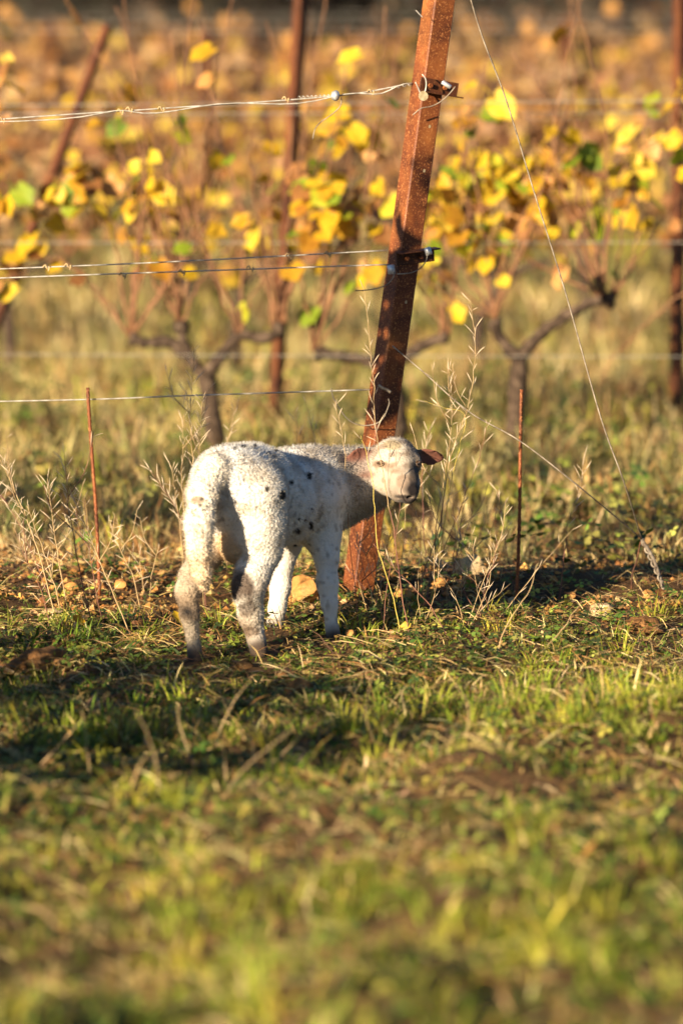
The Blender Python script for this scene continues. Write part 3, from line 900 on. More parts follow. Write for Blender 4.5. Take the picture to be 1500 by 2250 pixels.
# straw litter: thin dead stems lying on the ground
def litter(n, y0, y1, lmin, lmax, w, cols):
    x, y = scatter(n, y0, y1); k = clear_feet(x, y, .05); x, y = x[k], y[k]; n = len(x); az = rng.uniform(0, 6.283, n); L = rng.uniform(lmin, lmax, n)
    z0 = gz(x, y) + rng.uniform(0, .02, n)
    d = np.stack([np.cos(az), np.sin(az), rng.normal(.12, .22, n)], 1)
    A = np.stack([x, y, z0], 1); Bm = A + d * (L / 2)[:, None] + np.stack([np.zeros(n), np.zeros(n), rng.uniform(0, .012, n)], 1); E = A + d * L[:, None]
    E[:, 2] = np.maximum(E[:, 2], gz(E[:, 0], E[:, 1]) + .001)
    up = np.array([0, 0, 1.0]); sd = np.cross(d, up); sd /= np.linalg.norm(sd, axis=1)[:, None]
    sd = sd * .6 + up * .6
    wv = (w * rng.uniform(.6, 1.4, n))[:, None]
    V = np.stack([A - sd * wv, A + sd * wv, Bm - sd * wv, Bm + sd * wv, E], 1).reshape(-1, 3)
    o5 = (np.arange(n) * 5)[:, None]
    T = np.stack([o5 + np.array([0, 1, 3]), o5 + np.array([0, 3, 2]), o5 + np.array([2, 3, 4])], 1).reshape(-1, 3)
    return V, T, np.repeat(pal(n, cols, .25), 5, 0)
o = grass_obj('straw_litter', 'dead straw and thin stems lying on the ground', [
    litter(17400, 6.3, 12.0, .02, .10, .0011, DRY + [(.16, .09, .04)]),
    litter(13050, 11.8, 15.0, .02, .10, .0009, DRY + [(.16, .09, .04), (.10, .05, .03)]),
])

# small round-leaved herbs (clover like), three leaflets each
def herbs(n, y0, y1, r0, r1, dens, cols, hmax=.035, clear=.042):
    x, y = scatter(n, y0, y1)
    k = rng.random(n) < dens(x, y); x, y = x[k], y[k]
    k = clear_feet(x, y, clear); x, y = x[k], y[k]
    m = len(x); r = rng.uniform(r0, r1, m); hgt = rng.uniform(.006, hmax, m) * np.where((np.abs(x + .2) < .32) & (y > 11.6) & (y < 12.6), .45, 1)
    c0 = pal(m, cols, .25)
    Vs, Ts, Cs = [], [], []
    tilt = rng.normal(0, .35, (m, 2)); a0 = rng.uniform(0, 6.28, m)
    g0 = gz(x, y)
    for j in range(3):
        a = a0 + j * 2.094
        u = np.stack([np.cos(a), np.sin(a), tilt[:, 0] * np.cos(a) + tilt[:, 1] * np.sin(a) - .15], 1)
        v = np.stack([-np.sin(a), np.cos(a), -tilt[:, 0] * np.sin(a) + tilt[:, 1] * np.cos(a)], 1)
        c = np.stack([x, y, g0 + hgt], 1)
        pts = [c, c + u * (r * .7)[:, None] - v * (r * .5)[:, None], c + u * (r * 1.3)[:, None] - v * (r * .38)[:, None], c + u * (r * 1.2)[:, None], c + u * (r * 1.3)[:, None] + v * (r * .38)[:, None], c + u * (r * .7)[:, None] + v * (r * .5)[:, None]]
        pts[3] = pts[3] - np.array([0, 0, 1]) * (r * .12)[:, None]
        Vs.append(np.stack(pts, 1).reshape(-1, 3))
        o6 = (np.arange(m) * 6)[:, None] + j * m * 6
        Ts.append(np.stack([o6 + np.array([0, q, q + 1]) for q in range(1, 5)], 1).reshape(-1, 3))
        Cs.append(np.repeat(c0 * rng.uniform(.85, 1.15, (m, 1)), 6, 0))
    return np.vstack(Vs), np.vstack(Ts), np.vstack(Cs)
HG = [(.05, .09, .014), (.09, .135, .02), (.17, .21, .03), (.03, .05, .013), (.28, .27, .05), (.20, .12, .04)]
V, T, C = herbs(49300, 6.3, 13.6, .004, .012, lambda x, y: np.clip((pn(x, y, 31, 2.2) - .35) * 3.2, .10, 1), HG)
V2_, T2_, C2_ = herbs(9000, 11.6, 12.9, .003, .007, lambda x, y: (np.abs(x + .2) < .4) * 1.0, HG + [(.2, .12, .04), (.3, .2, .08)], hmax=.012, clear=.012)
T = np.vstack([T, T2_ + len(V)]); V = np.vstack([V, V2_]); C = np.vstack([C, C2_])
tag(obj('clover', V, T, M['herb'], None, col=C), 'small round green clover leaves spread through the grass', 'clover', kind='stuff')
V, T, C = herbs(7250, 13.4, 20.0, .010, .022, lambda x, y: np.clip((pn(x, y, 32, 1.2) - .35) * 2.6, .05, 1), HG + [(.3, .28, .06)], hmax=.12)
tag(obj('low_weeds', V, T, M['herb'], None, col=C), 'leafy green weeds among the dry grass between the rows', 'weeds', kind='stuff')

# ------------------------------------------------------------------ stones and clods
def rock(name, p, r, mat, label, cat, group=None, squash=.7, seed=0, rough=.25):
    import bmesh
    bm = bmesh.new(); bmesh.ops.create_icosphere(bm, subdivisions=4 if r > .03 else 2, radius=1)
    V = np.array([v.co[:] for v in bm.verts]); T = np.array([[v.index for v in f.verts] for f in bm.faces]); bm.free()
    n = vnoise(V[:, 0] * 1.6 + seed, V[:, 1] * 1.6, V[:, 2] * 1.6, seed) + .5 * vnoise(V[:, 0] * 4 + seed, V[:, 1] * 4, V[:, 2] * 4, seed + 1) + (.45 * vnoise(V[:, 0] * 11 + seed, V[:, 1] * 11, V[:, 2] * 11, seed + 2) if rough > .35 else 0)
    V = V * (1 - rough + rough * 1.4 * n)[:, None] * np.array([1.1, .9, squash]) * r
    if rough < .4:
        rs = np.random.default_rng(seed + 500)
        for _ in range(9):
            nn = rs.normal(0, 1, 3); nn /= np.linalg.norm(nn); dd = V @ nn; lim = rs.uniform(.58, .85) * r
            V = V - nn * np.maximum(dd - lim, 0)[:, None]
    a = seed * 1.7; c, s = math.cos(a), math.sin(a)
    V = V @ np.array([[c, s, 0], [-s, c, 0], [0, 0, 1]])
    o = obj(name, V, T, mat, None, smooth=rough > .3)
    o.location = (p[0], p[1], p[2] + r * squash * .45)
    tag(o, label, cat, group)
    return o
def rk(px_, py_, rpx, mat, label, name='stone', group=None, squash=.7, rough=.25):
    p = G(px_, py_ + rpx * .5)
    return rock(name, p, rpx / FPX * p[1], mat, label, 'stone' if name == 'stone' else 'clod', group, squash, int(px_) % 37 + 2, rough)
rk(1032, 1243, 34, M['stone'], 'large pale rounded stone beside the thin stake right of the end post', squash=.95)
rk(661, 1297, 40, M['ochre'], 'big orange ochre stone seen between the lamb\'s front legs', squash=.95)
rk(770, 1390, 16, M['ochre'], 'small ochre stone in the grass at the right front hoof')
rk(965, 1238, 24, M['stone'], 'pale stone lying left of the large rounded stone')
rk(1100, 1225, 22, M['ochre'], 'ochre stone lying between the large pale stone and the stake')
rk(118, 1342, 30, M['stone'], 'flat pale stone on bare soil under the left seed stalks', squash=.45)
rk(1322, 1332, 30, M['stone'], 'pale lump of stone on the tussock near the wire anchor', squash=.5)
rk(84, 1442, 58, M['clod'], 'crumbly orange soil clod in the grass left of the lamb', name='soil_clod', squash=.40, rough=.85)
rk(655, 1512, 26, M['clod'], 'brown soil clod in the grass in front of the lamb', name='soil_clod', squash=.8, rough=.5)
rk(1400, 1370, 40, M['clod'], 'dark orange soil clod beside the anchor wire', name='soil_clod', squash=.5, rough=.55)
rk(215, 1432, 20, M['clod'], 'small brown soil clod near the left hind hoof', name='soil_clod', squash=.6, rough=.5)
for k in range(75):
    px_ = rng.uniform(-150, 1700); py_ = rng.uniform(1195, 1345)
    if 330 < px_ < 520 and rng.random() < .6: continue
    p = G(px_, py_)
    rock('stone', p, rng.uniform(.006, .020), M['stone' if rng.random() < .06 else 'ochre'], 'little ochre stone scattered on the bare soil strip along the vine row', 'stone', 'little stones along the row', .7, k, .3)
for k in range(40):
    px_ = rng.uniform(-100, 1600); py_ = rng.uniform(1345, 1520)
    p = G(px_, py_)
    rock('soil_crumb', p, rng.uniform(.006, .017), M['clod'], 'small brown crumb of soil lying in the grass around the lamb', 'soil crumb', 'crumbs of soil around the lamb', .6, k + 100, .5)

n = 13000
x, y = scatter(n, 12.75, 14.7)
keep = rng.random(n) < np.clip((pn(x, y, 41, 3) - .3) * 3, .1, 1) * np.clip((y - 12.7) / .4, .1, 1)
x, y = x[keep], y[keep]; n = len(x)
R = rng.uniform(.003, .017, n) * rng.uniform(.35, 1, n)
oc = np.array([(1, 0, 0), (0, 1, 0), (-1, 0, 0), (0, -1, 0), (0, 0, .8), (0, 0, -.6)], float)
V = oc[None] * (1 + rng.normal(0, .25, (n, 6, 1))) * R[:, None, None]
a = rng.uniform(0, 6.28, n); ca_, sa_ = np.cos(a)[:, None], np.sin(a)[:, None]
V = np.stack([V[..., 0] * ca_ - V[..., 1] * sa_, V[..., 0] * sa_ + V[..., 1] * ca_, V[..., 2]], -1) + np.stack([x, y, gz(x, y) + R * .3], 1)[:, None]
F8 = np.array([(0, 1, 4), (1, 2, 4), (2, 3, 4), (3, 0, 4), (1, 0, 5), (2, 1, 5), (3, 2, 5), (0, 3, 5)])
T = ((np.arange(n) * 6)[:, None, None] + F8[None]).reshape(-1, 3)
C = np.repeat(pal(n, [(.34, .16, .045), (.44, .23, .07), (.24, .11, .035), (.50, .32, .13), (.14, .07, .03)], .25), 6, 0)
mr = foliage('soil_rubble', 0.0, .95, .1)
tag(obj('soil_rubble', V.reshape(-1, 3), T, mr, None, col=C, smooth=False), 'orange crumbly soil rubble along the vine row', 'soil', kind='stuff')

# ------------------------------------------------------------------ dry seed stalks
def pod_mesh(name, L, bend):
    t = np.linspace(0, 1, 6)
    P = np.stack([bend * L * t * t, np.zeros(6), L * t], 1)
    V, T = tube(P, [.0004, .0004, .0008, .0010, .0008, .0002], 5)
    return tri_mesh(name, V, T, M['pod'])
PODS = [pod_mesh('seed_pod', l, b) for l, b in ((.034, .12), (.040, -.18), (.028, .25), (.036, .05))]
TWIG = []
def twig_mesh(L):
    P = np.array([[0, 0, 0], [.1 * L, 0, .35 * L], [.12 * L, 0, .7 * L], [.3 * L, 0, L]])
    V, T = tube(P, [.0009, .0008, .0006, .0003], 4)
    return tri_mesh('twig', V, T, M['stem'])
TWIG = [twig_mesh(l) for l in (.03, .045)]

def place(parent, name, me, loc, z_axis, spin, s=1.0):
    o = bpy.data.objects.new(name, me); link(o, parent)
    zq = Vector(z_axis).normalized().to_track_quat('Z', 'Y').to_matrix().to_4x4()
    o.matrix_local = Matrix.Translation(Vector(loc - org(parent))) @ zq @ Matrix.Rotation(spin, 4, 'Z') @ Matrix.Scale(s, 4)
    return o

def stalk(pts, label, r=.0017, mat='stem', pods=22, pod_from=.3, pod_to=1.0, bl=.05, group=None, size=1.0, branches=0, depth=None, open_=.8):
    """pts: photo points from tip to foot; the foot stands on the ground there"""
    foot = G(*pts[-1][:2]) if depth is None else None
    if depth is not None:
        foot = W(pts[-1][0], pts[-1][1], depth); foot[2] = gz(foot[0], foot[1])
    Yf = foot[1]
    dyt = rng.uniform(-.05, .03)
    n = len(pts)
    P = [W(p[0], p[1], Yf + dyt * (1 - i_ / (n - 1))) for i_, p in enumerate(pts[:-1])] + [foot - np.array([0, 0, .01])]
    P = spline(P, (n - 1) * 5)
    P[:-1] += rng.normal(0, .0008, (len(P) - 1, 3))
    P[1:-1] += np.cumsum(rng.normal(0, .0011, (len(P) - 2, 3)), 0) * np.sin(np.linspace(0, math.pi, len(P) - 2))[:, None]
    o = root('seed_stalk', foot, label, 'dry plant', group)
    t = np.linspace(0, 1, len(P))
    r = r * .8
    cut = int(len(P) * .62) if (mat == 'stem' and len(P) > 20) else len(P) - 1  # lower stem switches to purple, its shade painted as colour
    V, T = tube(P[:cut + 1], (r * (.35 + .65 * t))[:cut + 1], 5)
    obj('stem', V, T, M[mat], o)
    if cut < len(P) - 1:
        V, T = tube(P[cut:], (r * (.35 + .65 * t))[cut:], 5)
        obj('stem', V, T, M['stem_purple'], o)
    def dress(Q, n_p, f0, f1):
        for k in range(n_p):
            f = f0 + (f1 - f0) * (k + rng.random()) / n_p
            s = (1 - f) * (len(Q) - 1); i_ = min(int(s), len(Q) - 2); fr = s - i_
            p = Q[i_] * (1 - fr) + Q[i_ + 1] * fr
            d = Q[i_] - Q[i_ + 1]; d = d / np.linalg.norm(d)
            a = k * 2.4 + rng.normal(0, .4)
            sd = np.array([math.cos(a), math.sin(a) * .8, rng.normal(.1, .25)])
            z = d * rng.uniform(.5, 1.0) + sd * rng.uniform(.45, 1.0) * open_
            if rng.random() < .85: place(o, 'seed_pod', PODS[int(rng.integers(4))], p, z, rng.uniform(0, 6.28), size * rng.uniform(.5, 1.2))
    dress(P, pods, pod_from, pod_to)
    for k in range(branches):
        f = rng.uniform(.3, .75); i_ = int((1 - f) * (len(P) - 1))
        a = rng.uniform(0, 6.28); L = rng.uniform(.06, .16) * size
        e = P[i_] + np.array([math.cos(a) * L * .6, math.sin(a) * L * .5, L])
        Q = spline([e, (P[i_] + e) / 2 + np.array([math.cos(a) * L * .12, 0, -L * .08]), P[i_]], 8)
        V, T = tube(Q, np.linspace(.0006, .0012, 8), 4); obj('branch', V, T, M[mat], o)
        dress(Q, int(rng.integers(4, 9)), .2, 1.0)
    return o

GS = 'dry stalks with slender seed pods'
stalk([(800, 640), (812, 740), (824, 830), (834, 930), (845, 1000), (853, 1050), (864, 1100), (877, 1150), (883, 1230), (892, 1330), (900, 1408)], 'tall dry seed stalk rising in front of the lamb\'s face and the end post', .0019, 'stem', 24, .62, 1.0, group=GS)
stalk([(1033, 660), (1042, 745), (1040, 830), (1024, 905), (1004, 965), (990, 1020), (978, 1080), (965, 1150), (945, 1215), (920, 1290), (905, 1345)], 'tallest dry seed stalk with dense pods, right of the lamb\'s ear', .0020, 'stem', 44, .3, 1.0, group=GS, branches=2)
stalk([(1070, 925), (1056, 990), (1038, 1050), (1012, 1125), (985, 1185), (950, 1270), (930, 1340)], 'reddish seed stalk crossing just right of the tallest one', .0017, 'stem_purple', 18, .45, 1.0, group=GS)
stalk([(925, 880), (975, 895), (1020, 915), (1000, 1000), (985, 1100), (960, 1250), (940, 1338)], 'thin stalk bent over at the top beside the slanting short guy wire', .0013, 'stem_yellow', 14, .3, 1.0, group=GS)
stalk([(428, 762), (420, 850), (414, 920), (420, 1000), (426, 1060), (440, 1200), (455, 1345)], 'tall dry seed stalk rising behind the rump of the lamb', .0017, 'stem', 30, .4, 1.0, group=GS, branches=1)
stalk([(521, 885), (510, 930), (500, 985), (492, 1100), (500, 1260)], 'short pale seed stalk showing above the lamb\'s back near the rump', .0018, 'stem', 12, .45, 1.0, group=GS)
stalk([(650, 905), (654, 950), (656, 1000), (650, 1120), (655, 1262)], 'slim seed stalk standing behind the middle of the lamb\'s back', .0016, 'stem', 7, .6, 1.0, group=GS)
stalk([(668, 870), (684, 930), (697, 985), (700, 1120), (690, 1255)], 'tan seed stalk standing behind the lamb\'s shoulder', .0022, 'stem', 8, .6, 1.0, group=GS)
stalk([(735, 882), (746, 930), (753, 985), (757, 1020), (762, 1120), (772, 1220), (790, 1385)], 'thin curled stalk in front of the lamb\'s neck below the wire end', .0013, 'stem', 9, .68, 1.0, group=GS)
stalk([(792, 955), (806, 1000), (818, 1045), (830, 1110), (836, 1200), (862, 1300), (880, 1400)], 'bright yellow tipped stalk in front of the lamb\'s ear', .0015, 'stem_yellow', 3, .8, 1.0, group=GS)
stalk([(868, 985), (872, 1060), (876, 1130), (868, 1200), (850, 1290), (840, 1390)], 'dark thin stalk standing under the lamb\'s chin', .0012, 'stem_purple', 5, .4, .9, group=GS)
stalk([(770, 1130), (785, 1200), (800, 1260), (830, 1330), (850, 1385)], 'purple stem in front of the foot of the end post', .0014, 'stem_purple', 3, .4, .9, group=GS)
stalk([(820, 1195), (870, 1250), (905, 1290), (950, 1340), (990, 1400)], 'purple stem slanting low to the right below the lamb\'s head', .0018, 'stem_purple', 4, .3, .9, group=GS)
stalk([(1283, 990), (1278, 1050), (1262, 1110), (1245, 1160), (1237, 1230), (1226, 1318)], 'dry seed stalk standing between the stake and the anchor wire', .0016, 'stem', 20, .4, 1.0, group=GS)
stalk([(1092, 1075), (1104, 1150), (1118, 1220), (1130, 1300)], 'low dark seed stalk leaning beside the right stake', .0014, 'stem_purple', 10, .55, 1.0, group=GS)
stalk([(945, 935), (930, 1010), (925, 1090), (930, 1200), (940, 1262)], 'bushy pink stalk with thick pods blurred behind the lamb\'s ear', .0022, 'stem_purple', 22, .4, 1.0, group=GS, size=1.15)
# the thicket at the left
LEFT = [([(0, 1012), (30, 1070), (60, 1150), (95, 1260), (130, 1372)], 26), ([(143, 1000), (148, 1080), (150, 1140), (172, 1250), (212, 1400)], 24),
        ([(105, 1055), (115, 1130), (128, 1220), (150, 1330)], 20), ([(160, 1085), (185, 1150), (232, 1270), (295, 1402)], 22),
        ([(-15, 1070), (20, 1110), (70, 1210), (120, 1330)], 20), ([(240, 1150), (262, 1200), (290, 1265), (312, 1340)], 9), ([(60, 1110), (88, 1190), (118, 1280), (140, 1362)], 18),
        ([(185, 1090), (195, 1180), (210, 1280), (232, 1385)], 14), ([(305, 1210), (312, 1260), (322, 1330)], 6), ([(352, 1195), (335, 1260), (325, 1335)], 5),
        ([(30, 1160), (60, 1230), (95, 1310), (110, 1385)], 14)]
for k, (pts, n) in enumerate(LEFT):
    stalk(pts, 'slender dry stalk with pale pods in the thicket around the left stake', rng.uniform(.0015, .0022), ['stem', 'stem_purple', 'stem'][k % 3], int(n * 1.4), .25, 1.0, group='thicket of pale seed stalks at the left', open_=1.1, branches=2 if k < 5 else 1)
stalk([(332, 1035), (360, 1075), (392, 1118), (415, 1170), (430, 1250), (440, 1345)], 'dark stalk with thick pale pods leaning left of the lamb\'s tail', .0019, 'stem_purple', 26, .45, 1.0, group=GS, size=1.1)
stalk([(375, 1020), (384, 1075), (396, 1150), (405, 1240), (415, 1330)], 'pale podded stalk standing just behind the lamb\'s tail', .0016, 'stem', 20, .4, 1.0, group=GS)
stalk([(445, 880), (440, 940), (436, 1010), (440, 1150), (448, 1320)], 'bushy pale seed stalk close behind the top of the lamb\'s tail', .0017, 'stem', 26, .45, 1.0, group=GS, branches=2)
stalk([(405, 900), (402, 980), (404, 1060), (412, 1180), (425, 1330)], 'thin seed stalk left of the tall one behind the rump', .0014, 'stem', 20, .4, 1.0, group=GS, branches=1)
stalk([(985, 800), (990, 870), (985, 950), (965, 1080), (950, 1200), (935, 1320)], 'fluffy dry stalk crossing the short guy wire beside the tallest stalk', .0015, 'stem', 26, .45, 1.0, group=GS, branches=2)
for k in range(30):
    bx_, by_ = rng.uniform(790, 1120), rng.uniform(1300, 1390)
    tx_, ty_ = bx_ + rng.normal(0, 55), by_ - rng.uniform(90, 260)
    stalk([(tx_, ty_), ((tx_ + bx_) / 2 + rng.normal(0, 16), (ty_ + by_) / 2), (bx_, by_)], 'thin tangled stem in the dead weeds at the foot of the end post', rng.uniform(.0010, .0015), ['stem_purple', 'stem', 'stem'][k % 3], int(rng.integers(3, 9)), .3, 1.0, group='tangled dead weeds by the end post', size=.8, branches=int(k % 2))
FORE = [[(1180, 1235), (1160, 1300), (1110, 1370), (1085, 1450)], [(560, 1480), (500, 1560), (470, 1640)], [(1280, 1320), (1225, 1395), (1160, 1450)], [(240, 1520), (150, 1620), (60, 1700)], [(820, 1480), (800, 1560), (830, 1640)],
        [(390, 1545), (395, 1600), (430, 1680)], [(470, 1580), (490, 1650), (500, 1730)], [(180, 1560), (190, 1640), (205, 1730)], [(640, 1600), (540, 1690), (480, 1760)], [(1000, 1500), (1030, 1560), (1020, 1620)],
        [(700, 1560), (640, 1640), (560, 1690)], [(300, 1560), (340, 1660), (350, 1760)]]
for pts in FORE:
    stalk(pts, 'bare brown stem poking out of the foreground grass', .0019, 'stem', 0, group='bare stems in the foreground grass')

# ------------------------------------------------------------------ vine leaves and vines
def leaf_mesh(name, mat, seed, size=.085):
    rs = np.random.default_rng(seed)
    lob = [(0, 1.0), (20, .84), (40, .80), (60, .95), (84, .78), (106, .76), (128, .80), (152, .60), (172, .25)]
    ring = [(math.radians(a), r * (1 + rs.normal(0, .05))) for a, r in lob] + [(-math.radians(a), r * (1 + rs.normal(0, .05))) for a, r in lob[:0:-1]]
    fold = rs.uniform(.15, .45); curl = rs.uniform(-.1, .5)
    V = [(0, 0, 0)]
    for f in (.55, 1.0):
        for a, r in ring:
            x, y = math.sin(a) * r * f, math.cos(a) * r * f
            V.append((x * .75, y, fold * abs(x) * .6 - curl * (x * x + y * y) * .45 + rs.normal(0, .05) * f))
    n = len(ring); T = [(0, 1 + j, 1 + (j + 1) % n) for j in range(n)]
    for j in range(n):
        k = (j + 1) % n
        T += [(1 + j, 1 + n + j, 1 + n + k), (1 + j, 1 + n + k, 1 + k)]
    V = np.array(V) * size * .62
    pet = size * .7
    V[:, 1] += pet                                        # petiole from the origin
    TV, TT = tube([(0, 0, 0), (0, pet * .5, .004), (0, pet + .004, 0)], .0012, 4)
    T = np.vstack([np.array(T), TT + len(V)]); V = np.vstack([V, TV])
    return tri_mesh(name, V, T, M[mat])
LEAF = {m: [leaf_mesh('leaf', m, k + 7 * q, s) for k, s in enumerate((.080, .092, .068))] for q, m in enumerate(('yellow_leaf', 'green_leaf', 'brown_leaf'))}

for k in range(28):
    px_, py_ = (rng.uniform(-50, 1550), rng.uniform(1230, 1420)) if k < 16 else (rng.uniform(-60, 1560), rng.uniform(1430, 2260))
    p = G(px_, py_)
    mk = 'brown_leaf' if rng.random() < .8 else 'yellow_leaf'
    o = bpy.data.objects.new('fallen_leaf', LEAF[mk][int(rng.integers(3))]); link(o)
    o.location = (p[0], p[1], p[2] + .012 + .012 * rng.random())
    o.rotation_euler = (rng.normal(.25, .45), rng.normal(0, .45), rng.uniform(0, 6.28))
    sc_ = rng.uniform(.3, .55); o.scale = (sc_, sc_, sc_)
    tag(o, 'curled dead vine leaf fallen in the grass' if mk == 'brown_leaf' else 'yellow vine leaf fallen in the grass', 'leaf', 'fallen brown vine leaves' if mk == 'brown_leaf' else 'fallen yellow vine leaves')

def hang_leaf(parent, p, mix, s=1.0):
    m = 'yellow_leaf' if rng.random() < mix[0] else ('green_leaf' if rng.random() < mix[1] else 'brown_leaf')
    a = rng.uniform(0, 6.28)
    y = np.array([math.cos(a) * .8, math.sin(a) * .8, rng.uniform(-1.0, -.1)])     # petiole and blade droop
    z = np.array([rng.normal(-.35, .5), rng.normal(-.55, .4), .6])
    z -= y * y.dot(z) / y.dot(y); y /= np.linalg.norm(y); z /= np.linalg.norm(z) + 1e-9; x = np.cross(y, z)
    o = bpy.data.objects.new('leaf', LEAF[m][int(rng.integers(3))]); link(o, parent)
    l = p - org(parent)
    s *= rng.uniform(.7, 1.2)
    o.matrix_local = Matrix(((x[0] * s, y[0] * s, z[0] * s, l[0]), (x[1] * s, y[1] * s, z[1] * s, l[1]), (x[2] * s, y[2] * s, z[2] * s, l[2]), (0, 0, 0, 1)))

def rough_tube(P, R, n=8, amp=.25):
    V, T = tube(P, R, n)
    c = np.repeat(P, n, 0)
    q = len(c)
    k = 1 + amp * (vnoise(V[:q, 0] * 60, V[:q, 1] * 60, V[:q, 2] * 45, 3) - .5) * 2
    V[:q] = c + (V[:q] - c) * k[:, None]
    return V, T

def px_vine(Yr, label, trunk, arms, canes, group='vines of the second row', mix=(.64, .42)):
    foot = W(trunk[0][0], trunk[0][1], Yr); foot[2] = gz(foot[0], Yr)
    o = root('grape_vine', foot, label, 'grape vine', group)
    P = spline([foot - np.array([0, 0, .05])] + [W(p[0], p[1], Yr) for p in trunk[1:]], 14)
    V, T = rough_tube(P, np.linspace(.034, .026, 14)); tr = obj('trunk', V, T, M['bark'], o)
    for pts in arms:
        Q = np.array([W(p[0], p[1], Yr + (p[2] if len(p) > 2 else 0)) for p in pts]); Q = spline(Q, 5 * len(pts))
        R = np.linspace(.021, .015, len(Q)); R[-4:] *= (1.2, 1.5, 1.6, 1.1)
        V, T = rough_tube(Q, R, 7, .4); obj('arm', V, T, M['bark'], o)
    for spec in canes:
        pts, nl = spec[0], spec[1]; t0 = spec[2] if len(spec) > 2 else .35; mx = spec[3] if len(spec) > 3 else mix
        dy = rng.uniform(-.25, .25)
        Q = np.array([W(p[0], p[1], Yr + dy * i_ / max(1, len(pts) - 1)) for i_, p in enumerate(pts)])
        Q = spline(Q, 6 * len(pts)); Q[1:] += rng.normal(0, .004, (len(Q) - 1, 3))
        V, T = tube(Q, np.linspace(.0046, .0018, len(Q)), 5); cn = obj('cane', V, T, M['cane'], o)
        for k in range(int(nl * 1.15 + .5)):
            s = (t0 + (1 - t0) * rng.random()) * (len(Q) - 1); i_ = int(s)
            hang_leaf(cn, Q[i_] + rng.normal(0, .004, 3), mx)
    return o

R2 = 16.8
def fan(hx, hy, n, spread=170, top=(-60, 480), nl=(1, 5)):
    out = []
    spread *= 1.7
    for k in range(n):
        tx = hx + rng.uniform(-1, 1) * spread; ty = rng.uniform(*top)
        mx_, my = hx + (tx - hx) * rng.uniform(.1, .9) + rng.normal(0, 35), hy + (ty - hy) * rng.uniform(.35, .75)
        out.append(([(hx + rng.normal(0, 6), hy), (mx_, my), (tx, ty)], int(rng.integers(*nl)), .25))
    return out
G_ = (.55, .95); Bn = (.15, .1)
px_vine(R2, 'gnarled forked vine with bare reddish canes rising behind the lamb\'s rump', [(486, 1106), (478, 1000), (462, 890), (452, 820)],
        [[(455, 835), (420, 795), (375, 752), (320, 752), (285, 742)], [(430, 806), (405, 760), (396, 705)], [(452, 830), (492, 775), (528, 738), (585, 742), (622, 715)]],
        [([(285, 742), (250, 690), (170, 600), (95, 510), (60, 420)], 7, .5), ([(285, 735), (300, 590), (325, 430), (300, 290), (235, 150), (130, -20)], 9, .35),
         ([(396, 705), (360, 540), (330, 400), (300, 300)], 12, .35), ([(396, 705), (420, 560), (440, 420), (470, 190), (515, -20)], 4, .3),
         ([(396, 705), (330, 610), (240, 480), (150, 420), (100, 370)], 16, .45), ([(622, 715), (600, 610), (565, 490), (620, 395), (700, 368)], 5, .5),
         ([(622, 715), (650, 590), (668, 480), (690, 400), (740, 400)], 22, .62, (.72, .7)), ([(622, 715), (640, 610), (700, 480), (760, 430)], 16, .6, (.65, .75)), ([(396, 705), (395, 600), (300, 560), (280, 480)], 5, .4),
         ([(285, 735), (180, 600), (60, 560), (-40, 560)], 4, .4), ([(530, 735), (560, 640), (640, 560)], 2, .4), ([(285, 740), (230, 420), (175, 340)], 12, .6)] + fan(396, 705, 6, nl=(0, 3)) + fan(610, 720, 6, 110, nl=(0, 3)) + fan(285, 740, 5, nl=(0, 3)) + fan(530, 735, 3, nl=(0, 2)))
px_vine(R2, 'vine with a straight stubby trunk standing right of the end post', [(1135, 1106), (1132, 960), (1137, 850), (1140, 782)],
        [[(1140, 790), (1195, 728), (1250, 690), (1310, 660), (1350, 660)], [(1138, 788), (1100, 745), (1085, 700)]],
        [([(1310, 655), (1240, 520), (1170, 420), (1120, 330)], 22, .45), ([(1350, 655), (1400, 520), (1390, 400), (1370, 290)], 9, .6, (.95, .5)), ([(1345, 655), (1370, 480), (1400, 330), (1440, 180)], 12, .45),
         ([(1085, 700), (1060, 560), (1090, 430), (1060, 300)], 26, .35), ([(1085, 700), (1010, 560), (1000, 430), (1020, 300), (1080, 110)], 22, .4), ([(1320, 655), (1310, 560), (1320, 470), (1300, 430)], 9, .55, (.15, .95)),
         ([(1320, 655), (1280, 500), (1260, 380), (1265, 290)], 7, .7, (.2, .95)), ([(1340, 655), (1420, 540), (1500, 420)], 3, .4), ([(1085, 700), (1160, 520), (1180, 400), (1170, 300)], 18, .45, (.55, .1)),
         ([(1350, 655), (1270, 600), (1238, 560)], 3, .8, Bn)] + fan(1320, 655, 7, 150, nl=(0, 4)) + fan(1085, 700, 7, 130, nl=(0, 4)))
px_vine(R2 + .05, 'vine whose dark arms spread on both sides of the end post', [(866, 1106), (870, 960), (868, 860), (862, 800)],
        [[(862, 808), (900, 775), (945, 752), (985, 740)], [(860, 810), (800, 792), (745, 782), (690, 772)]],
        [([(985, 740), (1000, 600), (960, 450), (950, 330)], 16, .4), ([(690, 772), (720, 620), (790, 470), (820, 380)], 12, .45), ([(690, 772), (740, 560), (770, 330), (770, 245)], 8, .7, (.95, .5)),
         ([(690, 772), (780, 640), (830, 480), (850, 400)], 10, .4), ([(690, 772), (660, 560), (720, 300), (800, 230)], 6, .5)] + fan(985, 740, 5, 120, nl=(0, 4)) + fan(690, 772, 5, 120, nl=(0, 4)))
